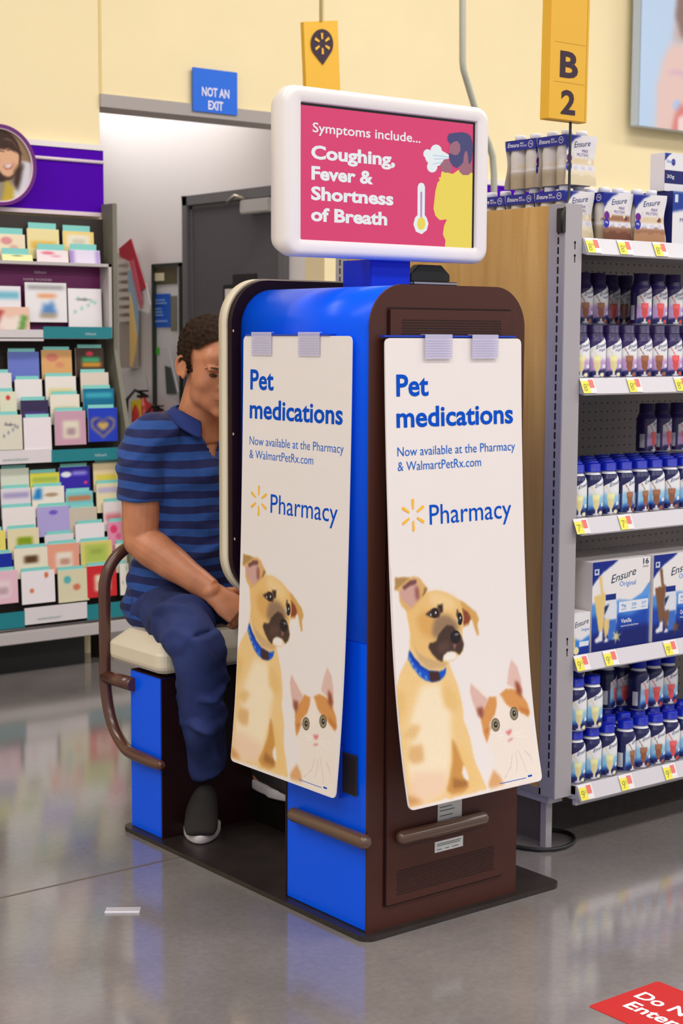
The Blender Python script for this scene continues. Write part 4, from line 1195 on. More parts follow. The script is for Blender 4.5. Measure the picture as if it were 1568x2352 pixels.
for i in (8, 9):
    for j, yy in enumerate((0.205, 0.268, 0.331, 0.394)):
        place('day', CH, 0.848 + i * 0.0602, yy, z, 'chocolate blue capped bottle, %s from left, row %s, third shelf' % (ORD[i], ('one', 'two', 'three', 'four')[j]), 'blue capped bottles on the third shelf', 0.1)
# bottom deck: blue capped bottles, two high
z = SH['deck'] + 0.0005
fld = [V, V, V, CH, CH, CH, S_, S_, S_]
for j, yy in enumerate((0.188, 0.251, 0.314, 0.377)):
    for i in range(9):
        x = 0.846 + i * 0.0600 - 0.0 + (0.012 if i >= 3 else 0)
        place('day', fld[i], x, yy, z, '%s blue capped bottle, %s from left, %s, bottom deck' % (fld[i], ORD[i], ('front row', 'second row back', 'third row back', 'fourth row back')[j]), 'blue capped bottles on the bottom deck', -0.28 if i != 3 else 0.2)
for i, (gi, yy, fl, r_) in enumerate(((0, 0.188, V, .1), (1, 0.188, V, .1), (2, 0.314, CH, .1), (3, 0.377, S_, .3), (4, 0.314, S_, .9), (5, 0.251, S_, .7), (6, 0.251, S_, .1), (7, 0.251, S_, .1), (0, 0.251, V, .1), (1, 0.251, V, .1), (0, 0.314, V, .1), (1, 0.314, V, .1), (2, 0.377, CH, .1), (5, 0.314, S_, .1), (6, 0.314, S_, .1), (7, 0.314, S_, .1), (4, 0.377, S_, .1))):
    x = 0.846 + gi * 0.06 + (0.012 if gi >= 3 else 0)
    place('day', fl, x, yy, z + 0.1385, '%s blue capped bottle stacked above the deck row, %s from left, %s' % (fl, ORD[gi], {0.188: 'front', 0.251: 'second row', 0.314: 'third row', 0.377: 'fourth row'}[yy]), 'bottles stacked on the bottom deck row', r_ - 0.38)

# ---- four-bottle carton packs on the top shelf
PKW, PKH = 0.104, 0.124


def pack(flav, tan):
    e = empty('shake_carton_pack', (0, 0, 0), '', 'carton')
    NAV = (20, 36, 140)
    # front carton wrap, slightly waisted
    cv = Canvas(PKW, PKH, 60, 72, (232, 228, 232))
    cv.poly([(0, PKH), (0.055, PKH), (0.03, PKH - 0.010), (0.012, PKH - 0.026), (0, PKH - 0.040)], NAV, 0.0006)
    cv.rect(0, PKW, 0.052, 0.068, tan, 0.0005); cv.rect(0, PKW, 0.0, 0.034, (222, 206, 172) if flav == V else (110, 66, 48) if flav == CH else (176, 130, 96), 0.002)
    for k in range(5): cv.oval(0.012 + k * 0.021, 0.030 + 0.004 * (k % 2), 0.012, 0.008, (236, 226, 200) if flav == V else (150, 104, 78), 0.003, .7)
    cv.oval(0.010, 0.066, 0.010, 0.010, (110, 30, 140)); cv.oval(0.009, 0.046, 0.0115, 0.0125, (36, 44, 170))
    cv.oval(0.086, 0.060, 0.008, 0.006, (240, 232, 208) if flav == V else (120, 70, 50), 0.002)
    for k in range(3): cv.rect(0.028 + k * 0.026, 0.042 + k * 0.026, 0.040, 0.047, (200, 200, 226), 0.001)
    wv = lambda v_: 0.0035 * math.cos((v_ / PKH) * 2 * math.pi)
    m = MB(); cv.grid(m, lambda u_, v_: ((u_ / PKW * 2 - 1) * (PKW / 2 + wv(v_)), -PKW / 2 - wv(v_) * 0.5, v_), PRINT)
    build_print(m, 'carton_wrap', e); m = MB()
    cvb = Canvas(PKW, PKH, 8, 10, (214, 208, 204)); cvb.rect(0, PKW, 0, 0.06, (200, 184, 158), 0.003)
    cvb.grid(m, lambda u_, v_: ((1 - u_ / PKW * 2) * (PKW / 2 + wv(v_)), PKW / 2 + wv(v_) * 0.5, v_), PRINT)
    build_print(m, 'carton_back', e)
    m = MB(); f = lambda u_, v_: ((u_ / PKW * 2 - 1) * (PKW / 2 + wv(v_)), -PKW / 2 - wv(v_) * 0.5 - 0.0006, v_)
    m.text('Ensure', 0.028, 0.092, 0.054, 0.014, lambda u_, v_: f(u_, v_ + (u_ - 0.028) * 0.14), NAVY, 0.0, 0.15)
    m.text('MAX', 0.056, 0.082, 0.022, 0.0075, f, mat('violet_ink', (96, 60, 150), 0.6), 0.0); m.text('PROTEIN', 0.038, 0.072, 0.040, 0.0075, f, mat('violet_ink', (96, 60, 150), 0.6), -0.01)
    m.text('30g', 0.0035, 0.046, 0.011, 0.005, f, WINK, 0.0); m.build('lettering', e)
    # the side: two bottles under the blue header band
    m = MB()
    for sx in (-1, 1):
        for sy in (-1, 1):
            c_ = (sx * 0.0255, sy * 0.0262)
            rr = [(0, 0), (0.020, 0), (0.0247, 0.003), (0.0252, 0.03), (0.024, 0.055), (0.0252, 0.08), (0.022, 0.108), (0.0135, 0.123), (0.0135, 0.126), (0, 0.126)]
            cvx = Canvas(0.156, 0.108, 28, 20, (222, 216, 210)); cvx.rect(0, 0.156, 0.0, 0.04, (176, 160, 136), 0.006); cvx.rect(0, 0.156, 0.040, 0.046, (228, 224, 220)); cvx.rect(0.02, 0.06, 0.052, 0.062, tan); cvx.rect(0.09, 0.13, 0.052, 0.062, tan)
            zs_ = [p[1] for p in rr[2:7]]; rs_ = [p[0] for p in rr[2:7]]
            cvx.grid(m, lambda u_, v_, c_=c_: (c_[0] + float(np.interp(v_, zs_, rs_)) * math.cos(u_ / 0.156 * 2 * math.pi), c_[1] + float(np.interp(v_, zs_, rs_)) * math.sin(u_ / 0.156 * 2 * math.pi), v_), PRINT)
    build_print(m, 'bottles', e)
    m = MB()
    for sx in (-1, 1):
        for sy in (-1, 1): m.lathe([(0.0252, 0.0), (0.0, 0.0)], PLASTIC_W, (sx * .0255, sy * .0262, 0.0005), 12); m.lathe([(0.0215, 0.108), (0.0135, 0.118), (0.0135, 0.124), (0.0145, 0.1245), (0.0145, 0.1365), (0.013, 0.138), (0, 0.138)], PLASTIC_W, (sx * .0255, sy * .0262, 0), 20)
    m.build('white_caps', e)
    BN = mat('carton_navy', (14, 30, 150), 0.45)
    m = MB(); h0, h1 = 0.098, 0.1235; q = PKW / 2 + 0.001
    m.box(-q, -q + 0.0015, -PKW / 2, PKW / 2, h0, h1, BN); m.box(q - 0.0015, q, -PKW / 2, PKW / 2, h0, h1, BN)
    m.box(-q, q, -PKW / 2, PKW / 2, h1 - 0.001, h1, BN); hb = m.build('header_band', e)
    m = MB(); fl_ = lambda u_, v_: (-q - 0.0005, PKW / 2 - u_, v_)
    m.text('Ensure', 0.006, 0.1065, 0.040, 0.0105, lambda u_, v_: fl_(u_, v_ - (u_ - 0.02) * 0.03), WINK, 0.01, 0.25)
    m.text('MAX', 0.050, 0.112, 0.012, 0.0050, fl_, WINK, 0.01); m.text('PROTEIN', 0.050, 0.1055, 0.022, 0.0045, fl_, WINK, 0.0)
    vs = [fl_(0.086 + 0.0085 * math.cos(k * math.pi / 12) * r_, 0.1105 + 0.0085 * math.sin(k * math.pi / 12) * r_) for r_ in (1, 0.85) for k in range(24)]
    m.add(vs, [(k, (k + 1) % 24, 24 + (k + 1) % 24, 24 + k) for k in range(24)], WINK); m.text('30g', 0.081, 0.1095, 0.010, 0.004, fl_, WINK, 0.0)
    m.build('band_lettering', hb)
    return e


TANC = {V: (226, 206, 172), CH: (160, 112, 84), 'coffee': (222, 200, 170)}
packs = {V: pack(V, TANC[V]), CH: pack(CH, TANC[CH]), 'coffee': pack('coffee', TANC['coffee'])}
pu = set()


def put_pack(fl, x, y, z, lb, rz=0.0, grp='carton packs on top of the shelving'):
    s_ = packs[fl]
    if fl in pu: return dup(s_, (x, y, z), (0, 0, rz), lb, grp)
    pu.add(fl); s_.location = (x, y, z); s_.rotation_euler = (0, 0, rz); s_['label'] = lb; s_['group'] = grp; return s_


z = SH['top'] + 0.0005
xa = GX + 0.03 + 0.052 + 0.032
for k in range(7):
    put_pack(V, xa, 0.281 + k * 0.108, z, 'cream shake carton pack, %s from the front along the wooden end, lower layer' % ORD[k], 0.0)
zu = z + 0.1385
put_pack(V, xa + 0.002, 0.277, zu, 'front cream shake carton pack of the upper layer under the B2 sign', -0.03)
put_pack(V, xa - 0.002, 0.389, zu, 'second cream shake carton pack of the upper layer, behind the rod', 0.06)
put_pack(CH, xa + 0.112, 0.250, z, 'dark chocolate shake carton pack on the top shelf above price tags', 0.0)
put_pack('coffee', xa + 0.226, 0.236, z, 'light brown shake carton pack turned slightly, beside the large white box', -0.12)
put_pack(V, xa + 0.112, 0.362, z, 'cream shake carton pack behind the dark chocolate one', 0.0)
put_pack('coffee', xa + 0.230, 0.36, z, 'light brown shake carton pack in the second row, top shelf', 0.0)


# ---- large cartons
def big_box(name, w, d, h, cv, extra, loc, label, rz=0.0, side=(232, 226, 226), group=None):
    e = empty(name, loc, label, 'box', group); e.rotation_euler = (0, 0, rz)
    SM = mat('carton_side_%d_%d_%d' % side, side, 0.5)
    MB().box(0, w, 0, d, 0, h, SM).build('carton', e, bevel=0.001)
    m = MB(); cv.grid(m, lambda u_, v_: (u_, -0.0008, v_), PRINT); build_print(m, 'front_print', e)
    m = MB(); extra(m, lambda u_, v_: (u_, -0.0014, v_))
    if m.v: m.build('lettering', e)
    return e


def cv_big(w, h, fl):
    cv = Canvas(w, h, 130, 136, (236, 232, 232)); k = w / 0.222
    g = lambda a, b: ((a - 545) / 630 * w, (2100 - b) / 1010 * h)      # traced from the vanilla carton
    dk, dk2 = (14, 40, 136), (30, 84, 190)
    cv.poly([g(545, 1560), g(620, 1530), g(760, 1540), g(960, 1580), g(1090, 1500), g(1175, 1370), g(1175, 2100), g(545, 2100)], (80, 146, 226), 0.004)
    cv.poly([g(545, 1700), g(700, 1680), g(960, 1740), g(1175, 1640), g(1175, 2100), g(545, 2100)], (24, 72, 176), 0.006)
    cv.poly([g(545, 1900), g(800, 1880), g(1175, 1860), g(1175, 2100), g(545, 2100)], (16, 30, 110), 0.006)
    cv.poly([g(760, 1530), g(960, 1580), g(1090, 1500), g(1180, 1360), g(1180, 1520), g(1000, 1570)], (96, 156, 232), 0.002)
    cv.poly([g(540, 1080), g(830, 1080), g(760, 1140), g(660, 1210), g(590, 1290), g(540, 1360)], dk, 0.0005)
    cv.poly([g(1040, 1300), g(1175, 1100), g(1175, 1370), g(1080, 1500), g(960, 1560), g(880, 1540)], (236, 232, 232), 0.001)
    cv.rect(*[v for v in (g(835, 0)[0], g(1160, 0)[0], g(0, 1690)[1], g(0, 1570)[1])], (228, 232, 240))
    lq, dq = FLAV[fl]
    lq = (232, 200, 130) if fl == V else (128, 88, 60)
    cv.poly([g(612, 1250), g(645, 1250), g(662, 1420), g(680, 1460), g(640, 1460)], lq, 0.0004)
    cv.poly([g(565, 1470), g(690, 1450), g(700, 1500), g(670, 1850), g(650, 1900), g(620, 1870), g(585, 1620)], lq, 0.0004)
    cv.poly([g(690, 1500), g(800, 1490), g(815, 1600), g(815, 1800), g(735, 1960), g(690, 1850), g(676, 1650)], (222, 226, 236), 0.0006)
    cv.rect(g(690, 0)[0], g(800, 0)[0], g(0, 1535)[1], g(0, 1465)[1], (18, 46, 130)); cv.poly([g(680, 1600), g(730, 1580), g(680, 1700)], (18, 40, 80), 0.0004)
    cv.poly([g(725, 1760), g(812, 1760), g(812, 1990), g(725, 1990)], (60, 110, 200), 0.001)
    cv.poly([g(675, 1750), g(735, 1745), g(732, 1850), g(705, 1960), g(690, 1960), g(676, 1860)], lq, 0.0004)
    cv.poly([g(630, 1870), g(665, 1870), g(665, 1990), g(590, 2000), g(580, 1960), g(620, 1930)], (232, 230, 232), 0.0004)
    cv.poly([g(695, 1960), g(715, 1960), g(730, 2010), g(675, 2010)], (232, 230, 232), 0.0004)
    fc = (240, 226, 150) if fl == V else (120, 78, 50)
    for k2 in range(6):
        t = k2 * math.pi / 3 + 0.3; c_ = g(815, 1960)
        cv.poly([(c_[0] + 0.004 * math.cos(t + 1.2), c_[1] + 0.004 * math.sin(t + 1.2)), (c_[0] + 0.021 * math.cos(t), c_[1] + 0.021 * math.sin(t)), (c_[0] + 0.004 * math.cos(t - 1.2), c_[1] + 0.004 * math.sin(t - 1.2))], fc, 0.0003)
    cv.rect(g(565, 0)[0], g(615, 0)[0], g(0, 1235)[1], g(0, 1165)[1], (196, 204, 226)); cv.rect(g(578, 0)[0], g(602, 0)[0], g(0, 1212)[1], g(0, 1185)[1], dk)
    return cv


def letters_big(w, h, flname):
    g = lambda a, b: ((a - 545) / 630 * w, (2100 - b) / 1010 * h)

    def ex(m, f):
        a, b = g(745, 1350), g(1015, 1350)
        m.text('Ensure', a[0], a[1], b[0] - a[0], 0.021, lambda u_, v_: f(u_, v_ + (u_ - a[0]) * 0.18), mat('ensure_ink', (20, 50, 80), 0.6), 0.0, 0.2)
        a2, b2 = g(838, 1392), g(1015, 1392); m.text('Original', a2[0], a2[1], b2[0] - a2[0], 0.0125, f, mat('sky_ink', (84, 140, 220), 0.6), 0.0)
        a2, b2 = g(1092, 1160), g(1155, 1160); m.text('16', a2[0], a2[1] - 0.002, b2[0] - a2[0], 0.0145, f, mat('ensure_ink', (20, 50, 80), 0.6), 0.02)
        m.text('PACK', a2[0], a2[1] - 0.0115, b2[0] - a2[0], 0.005, f, mat('ensure_ink', (20, 50, 80), 0.6))
        a2, b2 = g(860, 1815), g(975, 1815); m.text(flname, a2[0], a2[1], b2[0] - a2[0], 0.011, f, WINK, 0.01)
        a2, b2 = g(860, 1860), g(1055, 1860); m.text('natural and artificial flavor', a2[0], a2[1], b2[0] - a2[0], 0.005, f, WINK)
        for t_, xx in (('9g', 862), ('220', 975), ('27', 1085)):
            a2 = g(xx, 1630); m.text(t_, a2[0], a2[1], 0.018, 0.007, f, mat('sky_ink', (84, 140, 220), 0.6))
        for xx in (862, 975, 1085):
            a2 = g(xx, 1665); m.text('grams', a2[0], a2[1], 0.018, 0.004, f, mat('sky_ink', (84, 140, 220), 0.6))
    return ex


z = SH['s4'] + 0.0008
bw, bh = 0.222, 0.236
big_box('sixteen_pack_box', bw, 0.19, bh, cv_big(bw, bh, V), letters_big(bw, bh, 'Vanilla'), (0.886, 0.176, z), 'large blue and white 16 pack vanilla shake carton, fourth shelf')
big_box('sixteen_pack_box', bw, 0.19, bh, cv_big(bw, bh, CH), letters_big(bw, bh, 'Chocolate'), (1.122, 0.176, z), 'large 16 pack chocolate shake carton cut by the right edge')
cvs = Canvas(0.09, 0.2, 50, 100, (206, 196, 190)); cvs.poly([(0.03, 0.2), (0.09, 0.2), (0.09, 0.0), (0.082, 0.06), (0.068, 0.13)], (20, 34, 100), 0.0006)
big_box('upended_box', 0.09, 0.12, 0.2, cvs, lambda m, f: m.text('Ensure', 0.0, 0.0, 0.07, 0.016, lambda u_, v_: f(0.052 + v_ * 1.0, 0.14 - u_), mat('ensure_ink', (20, 50, 80), 0.6), 0, 0.15), (0.815, 0.39, z), 'dim upended shake carton behind the small can pack', side=(196, 188, 184))
cvc = Canvas(0.062, 0.11, 50, 80, (232, 230, 234)); cvc.poly([(0, 0), (0.062, 0), (0.062, 0.05), (0.03, 0.036), (0, 0.045)], (60, 130, 216), 0.002); cvc.poly([(0, 0), (0.062, 0), (0.062, 0.028), (0, 0.014)], (20, 50, 150), 0.002)
cvc.poly([(0, 0.02), (0.008, 0.06), (0.008, 0.02)], (232, 206, 140)); cvc.oval(0.012, 0.012, 0.010, 0.010, (240, 228, 170), 0.002); cvc.rect(0.024, 0.058, 0.022, 0.034, (226, 232, 244))
big_box('can_pack', 0.062, 0.07, 0.11, cvc, lambda m, f: (m.text('Ensure', 0.006, 0.072, 0.05, 0.014, lambda u_, v_: f(u_, v_ + (u_ - 0.006) * 0.18), mat('ensure_ink', (20, 50, 80), 0.6), 0, 0.15), m.text('Original', 0.03, 0.062, 0.028, 0.007, f, mat('sky_ink', (84, 140, 220), 0.6))), (0.800, 0.110, z - 0.0) if False else (0.816, 0.174, z), 'small white and blue vanilla pack at left of fourth shelf')
# top shelf big boxes at the frame edge
z = SH['top'] + 0.0008
cvt = Canvas(0.2, 0.14, 80, 56, (232, 230, 234)); cvt.poly([(0.0, 0.14), (0.2, 0.14), (0.2, 0.13), (0.09, 0.1), (0.0, 0.085)], (30, 60, 150), 0.0006); cvt.rect(0.01, 0.022, 0.112, 0.13, (210, 216, 232))
big_box('drink_case', 0.2, 0.22, 0.14, cvt, lambda m, f: m.text('PROTEIN', 0.03, 0.06, 0.08, 0.01, f, mat('violet_ink', (96, 60, 150), 0.6)), (1.172, 0.186, z), 'white and blue drink case at the right end of top shelf', side=(26, 32, 110))
cvt = Canvas(0.2, 0.10, 80, 44, (232, 230, 234)); cvt.rect(0, 0.2, 0.02, 0.055, (28, 32, 104)); cvt.poly([(0, 0.1), (0.03, 0.1), (0.012, 0.09), (0, 0.078)], (30, 60, 150)); cvt.oval(0.034, 0.076, 0.008, 0.009, (60, 40, 140))
big_box('drink_case', 0.2, 0.05, 0.10, cvt, lambda m, f: (m.text('Ensure', 0.008, 0.074, 0.03, 0.008, f, mat('sky_ink', (84, 140, 220), 0.6)), m.text('30g', 0.008, 0.034, 0.03, 0.009, f, WINK)), (1.165, 0.21, z + 0.141), 'smaller white and navy drink case stacked on the top shelf case')

# ---- B 2 aisle marker
sg0, sg1 = PY(1258, 272, 0.17), PY(1348, 273, 0.17)
SG = empty('aisle_marker', (float(sg0[0]), 0.17, float(sg0[2])), 'tall amber aisle marker reading B 2 on a black rod', 'sign')
wS = float(sg1[0] - sg0[0]); tilt = 0.013
fS = lambda d: (lambda u_, v_: (u_ + v_ * tilt, -d, v_))
m = MB(); hS = 0.62
m.add([fS(0)(0, 0), fS(0)(wS, 0), fS(0)(wS, hS), fS(0)(0, hS), fS(-0.03)(0, 0), fS(-0.03)(wS, 0), fS(-0.03)(wS, hS), fS(-0.03)(0, hS)], [(0, 1, 2, 3), (4, 7, 6, 5), (0, 4, 5, 1), (1, 5, 6, 2), (2, 6, 7, 3), (3, 7, 4, 0)], YSIGN)
m.build('panel', SG, bevel=0.002)
m = MB(); GR = mat('amber_groove', (190, 140, 30), 0.6)
m.add([fS(0.0004)(wS * 0.93, 0.005), fS(0.0004)(wS * 0.94, 0.005), fS(0.0004)(wS * 0.94, hS), fS(0.0004)(wS * 0.93, hS)], [(0, 1, 2, 3)], GR)
for zz_ in (0.0905, 0.185):
    m.add([fS(0.0004)(wS * 0.12, zz_), fS(0.0004)(wS * 0.9, zz_), fS(0.0004)(wS * 0.9, zz_ + 0.001), fS(0.0004)(wS * 0.12, zz_ + 0.001)], [(0, 1, 2, 3)], GR)
m.build('groove', SG)
m = MB(); m.text('B', 0.036, 0.105, 0.064 * 0.98, 0.061, fS(0.001), DKINK, 0.03); m.text('2', 0.0425, 0.017, 0.050, 0.056, fS(0.001), DKINK, 0.03); m.build('lettering', SG)
pts = [PY(1310, 262, 0.18), PY(1307, 420, 0.18), PY(1306, 450, 0.175), PY(1297, 478, 0.168), PY(1291, 488, 0.16), PY(1290, 530, 0.16)]
pts = [tuple(np.array(p) - np.array([float(sg0[0]), 0.17, float(sg0[2])])) for p in pts]
ins = np.array(pts[0]); pts.insert(0, (pts[0][0] + 0.004, pts[0][1], 0.2))
MB().tube(pts, 0.0035, BLACK, 8).build('rod', SG)
q = PX(1291, 505, GX) - np.array([float(sg0[0]), 0.17, float(sg0[2])])
MB().box(q[0] - 0.012, q[0] + 0.002, q[1] - 0.012, q[1] + 0.010, q[2] - 0.032, q[2] + 0.028, BLACK).build('clamp', SG, bevel=0.002)

# ---- floor decal, clear clip and cable
dc = empty('floor_decal', (0.122, -0.550, 0), 'red diamond-lying floor sticker reading Do Not Enter', 'floor sticker')
m = MB(); m.prism(round_rect(0, 0.208, -0.33, 0, 0.008), 0.0, 0.0012, mat('decal_red', (184, 28, 26), 0.5, spec=0.3), 'z'); m.build('sticker', dc)
# text runs along -Y, tops towards +X
fd = lambda u_, v_: (v_, -u_, 0.0018)


def dpt(px, py):
    q = PZ(px, py, 0); return (-(float(q[1]) + 0.550), float(q[0]) - 0.122)


a, b = dpt(1453, 2288), dpt(1481, 2277)
m = MB()
dN = dpt(1454, 2290); eN = dpt(1429, 2312)
m.text('Do Not', dN[0], dN[1], 0.175, 0.036, fd, WINK, 0.02); m.text('Enter', eN[0], eN[1], 0.128, 0.036, fd, WINK, 0.02); m.build('lettering', dc)
c = PZ(282, 2092, 0)
cl = empty('plastic_clip', (float(c[0]), float(c[1]), 0), 'clear plastic sign clip dropped on the floor by the kiosk', 'clip')
cl.rotation_euler = (0, 0, -0.62)
CLP = mat('clear_white_plastic', (226, 222, 232), 0.2, alpha=0.6)
m = MB(); m.box(-0.04, 0.04, -0.02, 0.02, 0.0, 0.0015, CLP); m.box(-0.04, 0.04, -0.02, -0.012, 0.0015, 0.004, mat('clip_edge', (226, 224, 234), 0.25)); m.build('sleeve', cl)
pts = [PZ(x_, y_, 0.006) for x_, y_ in ((1176, 1941), (1185, 1945), (1210, 1949), (1240, 1952), (1270, 1951), (1295, 1946), (1312, 1938), (1319, 1930), (1316, 1920), (1305, 1913), (1288, 1909), (1272, 1907), (1240, 1906), (1200, 1902))]
o = MB().tube([tuple(p) for p in pts], 0.0055, BLACK, 10).build('power_cable'); tag(o, 'black cable looped on the floor around the shelving foot', 'cable')
# ------------------------------------------------------------------ greeting card rack
RX0, RX1 = -1.2, XJ
CR = empty('card_rack', (0, 0, 0), 'long grey greeting card rack with teal shelf strips', 'display rack')
RK = mat('rack_grey_green', (120, 116, 100), 0.6); RKL = mat('rack_light_grey', (190, 182, 180), 0.5); TEAL = mat('teal_strip', (24, 128, 138), 0.45); RKD = mat('rack_dark', (52, 44, 40), 0.7)


def ycard(z):  # depth of the card slope at height z
    return float(np.interp(z, [0.25, 0.84, 0.86, 1.30, 1.31, 1.62, 1.63, 1.80], [3.01, 3.10, 3.06, 3.14, 3.10, 3.12, 3.14, 3.17]))


m = MB(); m.prism([(YW - 0.045, 0.14), (2.985, 0.14), (2.985, 0.30), (3.03, 0.96), (3.115, 1.27), (3.115, 1.86), (YW - 0.045, 1.86)], RX1 - 0.022, RX1 - 0.002, RK, 'x'); m.build('side_panel', CR)
m = MB(); m.prism([(3.21, 0.14), (3.06, 0.14), (3.11, 0.83), (3.13, 0.85), (3.13, 0.87), (3.185, 1.30), (3.195, 1.80), (3.21, 1.80)], RX0, RX1 - 0.022, RKD, 'x'); m.build('rack_body', CR)
MB().box(RX0, RX1 - 0.002, 2.985, 3.2, 0.128, 0.175, RKL).build('base_deck', CR, bevel=0.003)
MB().box(RX0, RX1 - 0.2, 3.07, 3.08, 0.0, 0.128, BLACK).build('kick_panel', CR)
for xf in (-0.9, 0.3, 1.1): MB().box(xf, xf + 0.04, 3.12, 3.2, 0, 0.128, RKD).build('leg', CR)
# lit frame box with purple interior
zb0, zb1 = float(PY(100, 778, 3.08)[2]), float(PY(100, 601, 3.08)[2])
xr = float(PY(257, 700, 3.08)[0])
m = MB(); m.box(RX0, xr, 3.08, 3.16, zb1 - 0.012, zb1, RKL); m.box(xr - 0.014, xr, 3.08, 3.16, zb0, zb1, RKL); m.box(RX0, xr, 3.08, 3.16, zb0, zb0 + 0.004, RKL); m.build('box_frame', CR)
MB().box(RX0, xr - 0.014, 3.150, 3.156, zb0, zb1 - 0.012, mat('magenta_back', (112, 22, 92), 0.5)).build('box_backdrop', CR)
TXW = mat('faint_white_ink', (226, 200, 214), 0.6)
f3 = lambda u_, v_: (u_, 3.148, v_)
q = PY(78, 628, 3.148); m = MB(); m.text('Hallmark', float(q[0]), float(q[2]), 0.055, 0.011, f3, TXW, 0, 0.2)
q = PY(54, 644, 3.148); m.text('PAPER WONDER', float(q[0]), float(q[2]), 0.125, 0.009, f3, TXW); m.build('lettering', CR)


def strip(px0, px1, pyt, pyb, yy, m_, name, txt=None, tm=None, tx=None):
    a, b = PY(px0, pyt, yy), PY(px0, pyb, yy); xe_ = float(PY(px1, pyt, yy)[0]); xs = float(a[0]) if px0 > 0 else RX0
    o = MB().box(xs, min(xe_, RX1 - 0.02), yy, yy + 0.006, float(b[2]), float(a[2]), m_).build(name, CR)
    if txt:
        q = PY(tx[0], tx[1], yy - 0.002); m = MB(); m.text(txt, float(q[0]), float(q[2]), tx[2], tx[3], lambda u_, v_: (u_, yy - 0.0015, v_), tm); m.build('strip_lettering', o)


HW = mat('white_ink_soft', (190, 214, 218), 0.6); AN = mat('grey_teal_ink', (150, 180, 184), 0.6)
strip(100, 257, 750, 777, 3.078, TEAL, 'teal_strip', 'Hallmark', HW, (196, 770, 0.05, 0.011))
strip(-60, 100, 756, 783, 3.080, mat('clear_pocket', (214, 206, 208), 0.5), 'white_strip')
strip(118, 400, 1034, 1062, 3.052, TEAL, 'teal_strip', 'Hallmark', HW, (218, 1049, 0.055, 0.012))
strip(-60, 118, 1038, 1070, 3.050, mat('label_white', (226, 218, 220), 0.5), 'heading_card', 'ANNIVERSARY', AN, (6, 1060, 0.115, 0.0095))
strip(0, 57, 1410, 1447, 2.998, TEAL, 'teal_strip')
strip(57, 200, 1398, 1436, 2.996, mat('label_white', (226, 218, 220), 0.5), 'heading_card', 'ANNIVERSARY', AN, (86, 1425, 0.108, 0.0095))
strip(200, 420, 1390, 1425, 2.998, TEAL, 'teal_strip', 'Hallmark', HW, (290, 1400, 0.05, 0.012))

